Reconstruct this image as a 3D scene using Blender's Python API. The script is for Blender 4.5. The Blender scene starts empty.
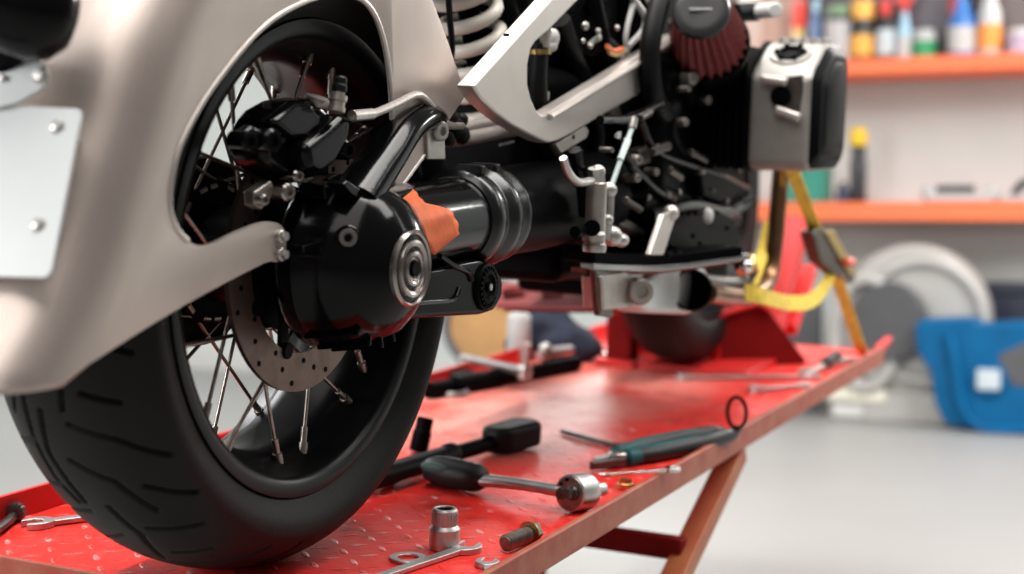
import bpy, bmesh, math, random
from mathutils import Vector, Matrix
V = Vector
random.seed(7)
PI = math.pi
SC = bpy.context.scene
COL = SC.collection

# ------------------------------------------------------------------ camera calibration
# lift frame: X along the motorcycle, Y to its left, Z up from the lift platform
CAM = V((-1.3508, -0.9107, 0.461)); YAW, PITCH, ROLL, FPX = .4284, -.1059, .0289, 1592.2
FW = V((math.cos(PITCH)*math.cos(YAW), math.cos(PITCH)*math.sin(YAW), math.sin(PITCH)))
_r = FW.cross(V((0, 0, 1))).normalized(); _u = _r.cross(FW)
RT = _r*math.cos(ROLL) + _u*math.sin(ROLL); UP = -_r*math.sin(ROLL) + _u*math.cos(ROLL)

def ray(x, y): return FW + RT*((x-512)/FPX) - UP*((y-287)/FPX)
def A(x, y, Y):
    d = ray(x, y); return CAM + d*((Y-CAM.y)/d.y)
def G(x, y, Z=0.0):
    d = ray(x, y); return CAM + d*((Z-CAM.z)/d.z)
def AX(x, y, X):
    d = ray(x, y); return CAM + d*((X-CAM.x)/d.x)

# room frame: true vertical; the lift platform stands about three degrees off level
_a = math.atan(72/FPX)
_up = (_r*math.sin(ROLL)*0 + UP*math.cos(_a) - FW*math.sin(_a)).normalized()
_x = (V((1, 0, 0)) - _up*_up.x).normalized(); _y = _up.cross(_x)
R3 = Matrix((_x, _y, _up))
HT = .44
M = Matrix.Translation((0, 0, HT)) @ R3.to_4x4()
CAMR = M @ CAM
def B(x, y, X):
    d = R3 @ ray(x, y); return CAMR + d*((X-CAMR.x)/d.x)
def BZ(x, y, Z=0.0):
    d = R3 @ ray(x, y); return CAMR + d*((Z-CAMR.z)/d.z)

ROOM = []      # objects built directly in the room frame; all other top-level ones go through M

# ------------------------------------------------------------------ materials
def mat(name, col, rough=.5, metal=0., spec=.5, noise=0., nscale=20., bump=0., bscale=60., stretch=None, rvar=0., coat=0., col2=None, emit=0.):
    m = bpy.data.materials.new(name); m.use_nodes = True
    nt = m.node_tree; N = nt.nodes; L = nt.links
    p = N['Principled BSDF']
    p.inputs['Base Color'].default_value = (*col, 1); p.inputs['Roughness'].default_value = rough
    p.inputs['Metallic'].default_value = metal; p.inputs['Specular IOR Level'].default_value = spec
    p.inputs['Coat Weight'].default_value = coat; p.inputs['Coat Roughness'].default_value = .08
    if emit:
        p.inputs['Emission Color'].default_value = (*col, 1); p.inputs['Emission Strength'].default_value = emit
    tc = N.new('ShaderNodeTexCoord'); mp = N.new('ShaderNodeMapping'); L.new(tc.outputs['Object'], mp.inputs['Vector'])
    if stretch: mp.inputs['Scale'].default_value = stretch
    nz = N.new('ShaderNodeTexNoise'); nz.inputs['Scale'].default_value = nscale; nz.inputs['Detail'].default_value = 6
    L.new(mp.outputs['Vector'], nz.inputs['Vector'])
    c2 = col2 or tuple(c*(1-noise) for c in col)
    mx = N.new('ShaderNodeMix'); mx.data_type = 'RGBA'
    mr = N.new('ShaderNodeMapRange'); mr.inputs['From Min'].default_value = .35; mr.inputs['From Max'].default_value = .68
    L.new(nz.outputs['Fac'], mr.inputs['Value']); L.new(mr.outputs['Result'], mx.inputs['Factor'])
    mx.inputs['A'].default_value = (*col, 1); mx.inputs['B'].default_value = (*c2, 1)
    L.new(mx.outputs['Result'], p.inputs['Base Color'])
    if rvar:
        r2 = N.new('ShaderNodeMapRange'); r2.inputs['To Min'].default_value = rough; r2.inputs['To Max'].default_value = rough+rvar
        L.new(nz.outputs['Fac'], r2.inputs['Value']); L.new(r2.outputs['Result'], p.inputs['Roughness'])
    if bump:
        n2 = N.new('ShaderNodeTexNoise'); n2.inputs['Scale'].default_value = bscale; n2.inputs['Detail'].default_value = 4
        L.new(mp.outputs['Vector'], n2.inputs['Vector'])
        b = N.new('ShaderNodeBump'); b.inputs['Strength'].default_value = bump; b.inputs['Distance'].default_value = .002
        L.new(n2.outputs['Fac'], b.inputs['Height']); L.new(b.outputs['Normal'], p.inputs['Normal'])
    return m

m_alu = mat('brushed_aluminium', (.51, .435, .397), .40, .88, noise=.14, nscale=9, stretch=(1, 6, .6), rvar=.14, bump=.06, bscale=40)
m_alu2 = mat('polished_aluminium', (.58, .525, .49), .38, .85, noise=.1, nscale=14, rvar=.1)
m_white = mat('white_painted_metal', (.55, .565, .555), .35, noise=.05)
m_blk = mat('gloss_black_enamel', (.003, .003, .0034), .14, noise=.2, spec=.14, bump=.05, bscale=200)
m_blka = mat('black_arm_enamel', (.003, .003, .0034), .2, noise=.2, spec=.05)
m_blks = mat('satin_black_metal', (.0022, .0022, .0025), .45, spec=.03, noise=.3, nscale=40)
m_rub = mat('black_rubber', (.0045, .0045, .005), .5, spec=.16, noise=.3, nscale=30)
m_gait = mat('shiny_gaiter_rubber', (.006, .006, .0065), .26, spec=.45, noise=.2)
m_tyre = mat('tyre_rubber', (.0078, .0077, .0072), .52, spec=.15, noise=.25, nscale=14, bump=.12, bscale=260)
m_rim = mat('black_rim_lacquer', (.005, .005, .0055), .34, noise=.2, spec=.2)
m_steel = mat('worn_steel', (.50, .475, .45), .34, 1., noise=.25, nscale=60, rvar=.15)
m_spoke = mat('tarnished_spoke_steel', (.40, .34, .30), .35, 1., noise=.4, nscale=60)
m_bolt = mat('oiled_bolt_steel', (.30, .27, .24), .36, 1., noise=.4, nscale=90, rvar=.15)
m_chrome = mat('chrome', (.78, .76, .74), .12, 1., noise=.06)
m_tool = mat('satin_chrome_tool_steel', (.58, .56, .545), .34, 1., noise=.2, nscale=50, rvar=.15)
m_dsteel = mat('dark_oiled_steel', (.12, .105, .095), .38, .9, noise=.4, nscale=80)
m_disc = mat('brake_disc_steel', (.17, .12, .10), .34, .95, noise=.25, nscale=50, rvar=.12)
m_gunm = mat('gunmetal_rings', (.34, .31, .29), .26, 1., noise=.15)
m_bronze = mat('heat_tinted_header_pipe', (.26, .14, .07), .3, .95, noise=.5, nscale=18)
m_silv = mat('cast_aluminium', (.46, .42, .38), .4, .85, noise=.2, nscale=60, bump=.15, bscale=200)
m_head = mat('silver_painted_casting', (.31, .29, .27), .5, .5, noise=.1, nscale=40)
m_spring = mat('cream_spring_paint', (.66, .62, .54), .35, noise=.1)
m_orange = mat('orange_cloth_tape', (.66, .115, .022), .55, spec=.3, noise=.2, nscale=60, bump=.5, bscale=45)
m_filt = mat('red_filter_cotton', (.24, .035, .035), .7, noise=.4, nscale=120)
m_hose = mat('braided_grey_hose', (.42, .37, .34), .4, .3, noise=.3, nscale=300)
m_wire = mat('grey_wire_insulation', (.45, .44, .43), .4, noise=.1)
m_owire = mat('orange_wire_insulation', (.8, .16, .04), .4, noise=.1)
m_brass = mat('brass', (.62, .42, .16), .28, 1., noise=.25, nscale=80)
m_teal = mat('teal_grip_plastic', (.010, .085, .09), .5, spec=.2, noise=.15)
m_tealg = mat('grey_green_grip_rubber', (.05, .085, .08), .5, spec=.3, noise=.2)
m_grip = mat('dark_grip_rubber', (.014, .015, .016), .45, spec=.3, noise=.2)
m_yel = mat('yellow_webbing', (.80, .55, .05), .7, noise=.3, nscale=60, bump=.4, bscale=400)
m_buck = mat('dirty_buckle_steel', (.06, .042, .026), .45, .6, noise=.5, nscale=60)
m_navy = mat('navy_cloth', (.012, .018, .04), .9, noise=.4, nscale=30, bump=.5, bscale=50)
m_tan = mat('tan_wood', (.50, .27, .10), .6, noise=.25, nscale=10)
m_org = mat('orange_rack_paint', (.86, .165, .05), .45, noise=.06)
m_wall = mat('warm_white_plaster', (.55, .585, .56), .8, noise=.06, nscale=3)
m_floor = mat('pale_floor_coating', (.30, .296, .287), .42, noise=.05, nscale=2)
m_bluec = mat('blue_case_plastic', (.001, .10, .25), .5, spec=.15, noise=.2, nscale=8)
m_gdrum = mat('light_grey_machine_paint', (.40, .385, .36), .45, noise=.12, nscale=10)
m_dgrey = mat('dark_grey_plastic', (.075, .075, .08), .55, noise=.15)
m_pgrey = mat('pale_grey_plastic', (.62, .61, .58), .5, noise=.1)
m_nvbox = mat('navy_box_plastic', (.012, .016, .035), .5, noise=.2)
def plain(n, c, r=.4): return mat(n, c, r, noise=.08)

def red_plate():
    m = mat('worn_red_checker_plate', (.80, .03, .022), .33, noise=.0, nscale=5, col2=(.64, .022, .016), rvar=.14, spec=.18)
    nt = m.node_tree; N = nt.nodes; L = nt.links; p = N['Principled BSDF']
    tc = N.new('ShaderNodeTexCoord')
    def math_(op, a, b=None, c=None):
        n = N.new('ShaderNodeMath'); n.operation = op
        for i, v in enumerate((a, b, c)):
            if v is None: continue
            if isinstance(v, (int, float)): n.inputs[i].default_value = v
            else: L.new(v, n.inputs[i])
        return n.outputs[0]
    sep = N.new('ShaderNodeSeparateXYZ'); L.new(tc.outputs['Object'], sep.inputs[0])
    k = 34.
    X = math_('MULTIPLY', sep.outputs[0], k); Y = math_('MULTIPLY', sep.outputs[1], k)
    fx = math_('SUBTRACT', math_('FRACT', X), .5); fy = math_('SUBTRACT', math_('FRACT', Y), .5)
    par = math_('MODULO', math_('ABSOLUTE', math_('ADD', math_('FLOOR', X), math_('FLOOR', Y))), 2.)
    sgn = math_('SUBTRACT', math_('MULTIPLY', par, 2.), 1.)
    fs = math_('MULTIPLY', fy, sgn)
    a = math_('MULTIPLY', math_('ADD', fx, fs), .7071); b = math_('MULTIPLY', math_('SUBTRACT', fx, fs), .7071)
    d = math_('SQRT', math_('ADD', math_('POWER', math_('MULTIPLY', a, 2.6), 2.), math_('POWER', math_('MULTIPLY', b, 8.), 2.)))
    h = N.new('ShaderNodeMapRange'); h.interpolation_type = 'SMOOTHSTEP'
    h.inputs['From Min'].default_value = 1.1; h.inputs['From Max'].default_value = .5; L.new(d, h.inputs['Value'])
    bp = N.new('ShaderNodeBump'); bp.inputs['Strength'].default_value = .9; bp.inputs['Distance'].default_value = .0012
    nz = N.new('ShaderNodeTexNoise'); nz.inputs['Scale'].default_value = 55; nz.inputs['Detail'].default_value = 5; L.new(tc.outputs['Object'], nz.inputs['Vector'])
    hh = math_('ADD', h.outputs[0], math_('MULTIPLY', nz.outputs['Fac'], .55))
    L.new(hh, bp.inputs['Height']); L.new(bp.outputs['Normal'], p.inputs['Normal'])
    # paint worn off the tread tops and in scuffs; dark grease patches
    n3 = N.new('ShaderNodeTexNoise'); n3.inputs['Scale'].default_value = 26; n3.inputs['Detail'].default_value = 8; n3.inputs['Roughness'].default_value = .7
    L.new(tc.outputs['Object'], n3.inputs['Vector'])
    w = N.new('ShaderNodeMapRange'); w.inputs['From Min'].default_value = .50; w.inputs['From Max'].default_value = .62; L.new(n3.outputs['Fac'], w.inputs['Value'])
    wear = math_('MULTIPLY', w.outputs[0], math_('ADD', math_('MULTIPLY', h.outputs[0], .62), .05))
    old = p.inputs['Base Color'].links[0].from_socket
    n4 = N.new('ShaderNodeTexNoise'); n4.inputs['Scale'].default_value = 9; n4.inputs['Detail'].default_value = 10; n4.inputs['Roughness'].default_value = .78
    L.new(tc.outputs['Object'], n4.inputs['Vector'])
    g = N.new('ShaderNodeMapRange'); g.inputs['From Min'].default_value = .53; g.inputs['From Max'].default_value = .68; g.inputs['To Max'].default_value = .8; L.new(n4.outputs['Fac'], g.inputs['Value'])
    m1 = N.new('ShaderNodeMix'); m1.data_type = 'RGBA'; L.new(g.outputs[0], m1.inputs['Factor']); L.new(old, m1.inputs['A']); m1.inputs['B'].default_value = (.12, .014, .012, 1)
    m2 = N.new('ShaderNodeMix'); m2.data_type = 'RGBA'; L.new(wear, m2.inputs['Factor']); L.new(m1.outputs['Result'], m2.inputs['A']); m2.inputs['B'].default_value = (.62, .50, .46, 1)
    # a wide paler zone in mid-plate: glare painted into the colour, with scuffed grain
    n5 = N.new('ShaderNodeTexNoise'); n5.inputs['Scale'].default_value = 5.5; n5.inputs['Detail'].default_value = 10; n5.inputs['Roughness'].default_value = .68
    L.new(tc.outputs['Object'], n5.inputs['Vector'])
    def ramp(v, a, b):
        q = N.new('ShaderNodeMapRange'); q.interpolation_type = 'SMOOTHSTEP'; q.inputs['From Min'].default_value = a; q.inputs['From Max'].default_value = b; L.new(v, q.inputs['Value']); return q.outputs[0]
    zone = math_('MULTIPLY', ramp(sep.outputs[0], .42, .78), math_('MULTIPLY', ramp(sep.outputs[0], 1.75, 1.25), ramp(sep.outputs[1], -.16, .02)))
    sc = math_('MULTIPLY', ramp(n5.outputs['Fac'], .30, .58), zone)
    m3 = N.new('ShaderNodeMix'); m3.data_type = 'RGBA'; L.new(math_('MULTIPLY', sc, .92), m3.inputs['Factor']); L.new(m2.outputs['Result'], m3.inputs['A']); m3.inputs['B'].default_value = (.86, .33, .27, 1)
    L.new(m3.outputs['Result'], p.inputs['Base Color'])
    return m
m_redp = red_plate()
m_red = mat('red_gloss_paint', (.62, .022, .02), .45, spec=.3, noise=.2, nscale=12)
m_redrail = mat('worn_red_rail_paint', (.30, .058, .034), .5, spec=.25, noise=.0, nscale=28, col2=(.35, .115, .07), bump=.2, bscale=120)
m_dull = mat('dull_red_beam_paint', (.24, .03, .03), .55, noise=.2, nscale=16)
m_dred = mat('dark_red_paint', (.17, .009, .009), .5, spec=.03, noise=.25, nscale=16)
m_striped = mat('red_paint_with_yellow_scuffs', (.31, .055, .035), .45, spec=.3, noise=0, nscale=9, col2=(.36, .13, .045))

# ------------------------------------------------------------------ mesh builder
def basis(axis):
    a = V(axis).normalized()
    t = V((0, 0, 1)) if abs(a.z) < .9 else V((1, 0, 0))
    u = a.cross(t).normalized(); return u, a.cross(u).normalized(), a
def smooth_path(pts, n=8):
    P = [V(p) for p in pts]
    if len(P) < 3: return P
    out = []
    for i in range(len(P)-1):
        p0 = P[i-1] if i else P[0]*2-P[1]; p1, p2 = P[i], P[i+1]; p3 = P[i+2] if i+2 < len(P) else P[-1]*2-P[-2]
        for k in range(n):
            t = k/n
            out.append(.5*((2*p1)+(p2-p0)*t+(2*p0-5*p1+4*p2-p3)*t*t+(3*p1-p0-3*p2+p3)*t**3))
    return out+[P[-1]]

class MB:
    def __init__(s): s.bm = bmesh.new()
    def ring(s, c, u, v, r, seg, ry=None):
        ry = r if ry is None else ry
        return [s.bm.verts.new(c + u*(r*math.cos(2*PI*k/seg)) + v*(ry*math.sin(2*PI*k/seg))) for k in range(seg)]
    def skin(s, rings, cap=True, closed=False):
        n = len(rings[0]); pairs = list(zip(rings, rings[1:])) + ([(rings[-1], rings[0])] if closed else [])
        for a, b in pairs:
            for k in range(n):
                s.bm.faces.new((a[k], a[(k+1) % n], b[(k+1) % n], b[k]))
        if cap and not closed:
            s.bm.faces.new(list(reversed(rings[0]))); s.bm.faces.new(rings[-1])
        return s
    def lathe(s, prof, o, axis, seg=40, cap=True, start=None):
        u, v, a = basis(axis)
        if start is not None:
            u = (V(start) - a*a.dot(V(start))).normalized(); v = a.cross(u)
        return s.skin([s.ring(V(o)+a*h, u, v, max(r, 1e-4), seg) for r, h in prof], cap)
    def cyl(s, p0, p1, r0, r1=None, seg=24, ch=0.):
        r1 = r0 if r1 is None else r1; p0, p1 = V(p0), V(p1); L = (p1-p0).length
        if ch: pr = [(r0-ch, 0), (r0, ch), (r1, L-ch), (r1-ch, L)]
        else: pr = [(r0, 0), (r1, L)]
        return s.lathe(pr, p0, p1-p0, seg)
    def hexa(s, p0, p1, r, seg=6): return s.cyl(p0, p1, r, seg=seg)
    def tube(s, pts, r, seg=12, n=8, cap=True, flat=None):
        P = smooth_path(pts, n); rings = []
        u = None
        for i, p in enumerate(P):
            t = (P[min(i+1, len(P)-1)]-P[max(i-1, 0)]).normalized()
            if u is None: u = basis(t)[0]
            u = (u - t*u.dot(t)).normalized(); v = t.cross(u)
            rr = r(i/(len(P)-1)) if callable(r) else r
            rings.append(s.ring(p, u, v, rr, seg, rr*flat if flat else None))
        return s.skin(rings, cap)
    def ribbon(s, pts, w, side, th=.0015, n=8):
        P = smooth_path(pts, n); side = V(side).normalized(); rings = []
        for i, p in enumerate(P):
            t = (P[min(i+1, len(P)-1)]-P[max(i-1, 0)]).normalized()
            sd = (side - t*side.dot(t)).normalized(); nn = t.cross(sd)
            rings.append([s.bm.verts.new(p+sd*(a*w/2)+nn*(b*th/2)) for a, b in ((-1, -1), (1, -1), (1, 1), (-1, 1))])
        return s.skin(rings)
    def prism(s, pts, d):
        d = V(d); a = [s.bm.verts.new(V(p)) for p in pts]; b = [s.bm.verts.new(V(p)+d) for p in pts]
        n = len(a); f0 = s.bm.faces.new(list(reversed(a))); s.bm.faces.new(b)
        for k in range(n): s.bm.faces.new((a[k], a[(k+1) % n], b[(k+1) % n], b[k]))
        return s
    def box(s, c, size, ax=None):
        ux, uy, uz = ax or (V((1, 0, 0)), V((0, 1, 0)), V((0, 0, 1)))
        c = V(c); x, y, z = [q/2 for q in size]
        return s.prism([c+ux*(i*x)+uy*(j*y)-uz*z for i, j in ((-1, -1), (1, -1), (1, 1), (-1, 1))], uz*(2*z))
    def beam(s, p0, p1, w, h, up=(0, 0, 1)):
        p0, p1 = V(p0), V(p1); a = (p1-p0).normalized(); sd = a.cross(V(up)).normalized(); uu = sd.cross(a)
        return s.box((p0+p1)/2, ((p1-p0).length, w, h), (a, sd, uu))
    def ball(s, c, r, sc=(1, 1, 1), seg=20):
        g = bmesh.ops.create_uvsphere(s.bm, u_segments=seg, v_segments=seg//2, radius=r)['verts']
        for v in g: v.co = V(c)+V((v.co.x*sc[0], v.co.y*sc[1], v.co.z*sc[2]))
        return s
    def torus(s, c, axis, R, r, seg=48, ss=12, ry=None):
        u, v, a = basis(axis); rings = []
        for i in range(seg):
            t = 2*PI*i/seg; d = u*math.cos(t)+v*math.sin(t); q = u*(R*math.cos(t))+v*((ry or R)*math.sin(t))
            rings.append([s.bm.verts.new(V(c)+q+d*(r*math.cos(2*PI*k/ss))+a*(r*math.sin(2*PI*k/ss))) for k in range(ss)])
        return s.skin(rings, closed=True)
    def build(s, name, m, parent=None, bevel=0., ang=35, seg=2, loc=None, rz=None, rot=None, sub=0):
        bmesh.ops.recalc_face_normals(s.bm, faces=s.bm.faces)
        me = bpy.data.meshes.new(name); s.bm.to_mesh(me); s.bm.free()
        o = bpy.data.objects.new(name, me); COL.objects.link(o); me.materials.append(m)
        me.polygons.foreach_set('use_smooth', [True]*len(me.polygons)); me.set_sharp_from_angle(angle=math.radians(ang))
        if bevel:
            b = o.modifiers.new('bevel', 'BEVEL'); b.width = bevel; b.segments = seg; b.limit_method = 'ANGLE'; b.angle_limit = math.radians(30); b.harden_normals = True
        if sub:
            q = o.modifiers.new('subsurf', 'SUBSURF'); q.levels = sub; q.render_levels = sub
        if parent: o.parent = parent
        if loc is not None: o.location = loc
        if rz is not None: o.rotation_euler = (0, 0, rz)
        if rot is not None: o.rotation_euler = rot
        return o

def tag(o, label, cat=None, group=None, kind=None):
    if label: o['label'] = label
    if cat: o['category'] = cat
    if group: o['group'] = group
    if kind: o['kind'] = kind
    return o
def thing(name, label, cat, loc=(0, 0, 0), rz=0., group=None, room=False):
    o = bpy.data.objects.new(name, None); COL.objects.link(o); o.empty_display_size = .05
    o.location = loc; o.rotation_euler = (0, 0, rz)
    if room: ROOM.append(o)
    return tag(o, label, cat, group)
def room(o): ROOM.append(o); return o

# =================================================================== SETTING
WX = CAMR.x + 6.78                      # back wall plane
w = MB().box((WX+.1, 0, 1.6), (.2, 14, 3.2)).build('wall_back', m_wall); room(w); tag(w, None, kind='structure')
w = MB().box((1.8, 7.1, 1.6), (14.0, .2, 3.2)).build('wall_left', m_wall); room(w); tag(w, None, kind='structure')
f = MB().box((1.8, 0, -.05), (14.0, 14, .1)).build('floor', m_floor); room(f); tag(f, None, kind='structure')
f.location.z = 0
b = MB().box((WX-.01, 0, .05), (.02, 14, .1)).build('baseboard_back', m_pgrey, bevel=.004); room(b); tag(b, None, kind='structure')

# =================================================================== LIFT
lift = thing('motorcycle_lift', 'red steel motorcycle lift table with checker plate platform and low rails', 'lift table', (0, 0, 0))
YR, YL, X0, X1 = -.257, .307, -.115, 1.95
pl = MB()
pl.box(((X0+X1)/2, (YR+.009+YL)/2, -.004), (X1-X0, YL-YR-.009, .008))
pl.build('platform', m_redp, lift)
MB().box((X0-.0015, (YR+YL)/2, -.018), (.006, YL-YR, .036)).build('end_plate', m_redrail, lift, bevel=.0015)
MB().prism([(X0, YR+.009, -.024), (X0, YR+.009, .012), (X0, YR, .012), (X0, YR, -.024)], (X1-X0+.0, 0, 0)).build('rail', m_redrail, lift, bevel=.003)
MB().prism([(X1-.03, YR+.002, -.015), (X1-.03, YR+.002, .014), (X1+.09, YR+.002, .022), (X1+.09, YR+.002, .015)], (0, .014, 0)).build('rail_tip', m_red, lift, bevel=.002)
lp = MB().prism([(X0, YL, -.02), (X0, YL, .03), (X0, YL+.006, .03), (X0, YL+.006, -.02)], (X1-X0, 0, 0))
lp.build('raised_lip', m_red, lift, bevel=.001)
MB().box((1.93, .16, .012), (.012, .2, .05)).build('front_stop', m_red, lift, bevel=.002)
# support struts, cross bars, base
st0, st1 = A(735, 452, -.240), A(668, 592, -.240)
dirn = (st1-st0).normalized()
down = -_up
zf = HT
def to_floor(p, d):   # extend p along d until just above the floor
    pr = M @ p; dr = R3 @ d
    return p + d*((.024-pr.z)/dr.z)
# right and left strut pairs
stb = to_floor(st0, dirn)
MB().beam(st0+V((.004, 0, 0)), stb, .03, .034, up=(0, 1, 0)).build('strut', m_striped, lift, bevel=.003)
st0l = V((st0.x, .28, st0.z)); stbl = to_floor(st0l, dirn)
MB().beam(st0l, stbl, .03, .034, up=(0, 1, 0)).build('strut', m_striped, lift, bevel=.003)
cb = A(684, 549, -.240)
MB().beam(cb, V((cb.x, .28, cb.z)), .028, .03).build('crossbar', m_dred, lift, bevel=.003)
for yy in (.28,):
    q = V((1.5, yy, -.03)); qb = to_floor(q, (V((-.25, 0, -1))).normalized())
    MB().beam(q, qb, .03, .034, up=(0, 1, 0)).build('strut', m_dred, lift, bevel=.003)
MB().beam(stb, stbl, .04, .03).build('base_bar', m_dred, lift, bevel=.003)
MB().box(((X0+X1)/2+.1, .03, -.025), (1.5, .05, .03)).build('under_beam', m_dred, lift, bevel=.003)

# wheel clamp at the front end of the lift
ck = lift
q0, q1 = G(714, 366), G(806, 364)
qn = (q1-q0).cross(V((0, 0, 1))).normalized()
def on_clamp(x, y):
    d = ray(x, y); p = CAM+d*((q0-CAM).dot(qn)/d.dot(qn)); p.z = max(p.z, .0); return p
tri = [on_clamp(x, y) for x, y in ((714, 322), (722, 313), (758, 303), (770, 312), (806, 360), (806, 364), (714, 366))]
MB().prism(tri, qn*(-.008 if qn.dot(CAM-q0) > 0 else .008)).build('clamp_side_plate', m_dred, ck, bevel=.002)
k0, k1 = G(638, 357), G(714, 357)
MB().prism([k0, k1, k1+V((0, 0, .085)), k0+V((0, 0, .085))], (.006, 0, 0)).build('wheel_cradle', m_blks, ck, bevel=.002)
fl = MB()
for i in (0, 1, 2):
    fl.beam(tri[i], tri[i+1], .022, .006)
fl.beam(tri[6], tri[0], .022, .006, up=(1, 0, 0))
fl.build('clamp_flange', m_red, ck, bevel=.001)
for p in (tri,):
    q = [V((v.x, .135, v.z)) for v in p]
    MB().prism(q, (0, .008, 0)).build('clamp_side_plate', m_red, ck, bevel=.002)
MB().box((1.62, .02, .006), (.36, .26, .012)).build('clamp_base', m_red, ck, bevel=.002)
MB().beam(A(767, 345, -.07), A(797, 222, -.07), .05, .045, up=(0, 1, 0)).build('clamp_post', m_red, ck, bevel=.004)
MB().beam(A(784, 330, -.08), A(805, 268, -.08), .03, .05, up=(0, 1, 0)).build('clamp_lever', m_red, ck, bevel=.004)
# perforated red beam under the gearbox
jk = thing('jack_beam', 'dull red perforated jack beam under the gearbox, with dark round holes', 'jack', G(590, 300, .0))
jl = jk.location.copy()
pp = [AX(x, y, X_)-jl for x, y, X_ in ((494, 283, 1.17), (606, 282, 1.17), (620, 306, 1.06), (496, 304, 1.06))]
jb = MB(); c4 = pp
# plate with holes built as a strip of cells
def plate_holes(mb, P, n, th, hr):
    e0, e1 = P[1]-P[0], P[2]-P[3]
    for i in range(n):
        q = [P[0]+e0*(i/n), P[0]+e0*((i+1)/n), P[3]+e1*((i+1)/n), P[3]+e1*(i/n)]
        c = sum(q, V())/4; m = 24
        def edge(k):
            t = k/m*4; s_, fr = int(t) % 4, t-int(t)
            return q[s_].lerp(q[(s_+1) % 4], fr)
        ou = [edge(k) for k in range(m)]
        inn = [c+(o_-c).normalized()*min(hr, (o_-c).length*.6) for o_ in ou]
        for dz in (0, -th):
            vo = [mb.bm.verts.new(p+V((0, 0, dz))) for p in ou]; vi = [mb.bm.verts.new(p+V((0, 0, dz))) for p in inn]
            for k in range(m): mb.bm.faces.new((vo[k], vo[(k+1) % m], vi[(k+1) % m], vi[k]))
            if dz == 0: t0o, t0i = vo, vi
            else:
                for k in range(m):
                    mb.bm.faces.new((t0o[k], t0o[(k+1) % m], vo[(k+1) % m], vo[k])); mb.bm.faces.new((t0i[k], t0i[(k+1) % m], vi[(k+1) % m], vi[k]))
plate_holes(jb, pp, 3, .008, .034)
jb.build('perforated_plate', m_dull, jk)
ctr = sum(pp, V())/4
MB().prism([p+V((.03, 0, -.012)) for p in pp], (.004, 0, -.004)).build('hole_shade_backing', m_dred, jk)  # dark sheet added behind the plate so its holes look shaded
pk = G(622, 364, 0)-jl
MB().box((pk.x, pk.y, .083), (.05, .05, .166)).build('post', m_dred, jk, bevel=.003)
MB().box((pk.x, pk.y, .006), (.09, .08, .012)).build('foot', m_red, jk, bevel=.003)
qq = (pp[1]+pp[2])/2
MB().beam((qq.x-.03, qq.y, qq.z-.025), (pk.x, pk.y, .17), .05, .012).build('arm', m_red, jk, bevel=.002)

# =================================================================== MOTORCYCLE
bike = thing('motorcycle', 'dark shaft-drive motorcycle with bare aluminium fender, fat rear tyre on red lift', 'motorcycle', (0, 0, 0))
WC = V((0, 0, .315))
# ---- rear wheel
def rim_mesh(rs):
    mb = MB(); mb.lathe(rs, WC, (0, 1, 0), 128, cap=False); return mb
rw_prof = [(.2365, -.0745), (.236, -.079), (.228, -.080), (.2195, -.077), (.216, -.071), (.214, -.058), (.205, -.046), (.196, -.036), (.1935, -.02), (.1935, .02), (.196, .036), (.205, .046), (.214, .058), (.216, .071), (.2195, .077), (.228, .080), (.236, .079), (.2365, .0745),
           (.2255, .0735), (.221, .066), (.219, .05), (.200, .03), (.1975, 0), (.200, -.03), (.219, -.05), (.221, -.066), (.2255, -.0735), (.2365, -.0745)]
wheel = rim_mesh(rw_prof).build('rear_wheel', m_rim, bike, ang=50)
wheel.data.transform(Matrix.Translation(-WC)); wheel.location = WC
wheel['label'] = 'black wire-spoked rim'
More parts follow.
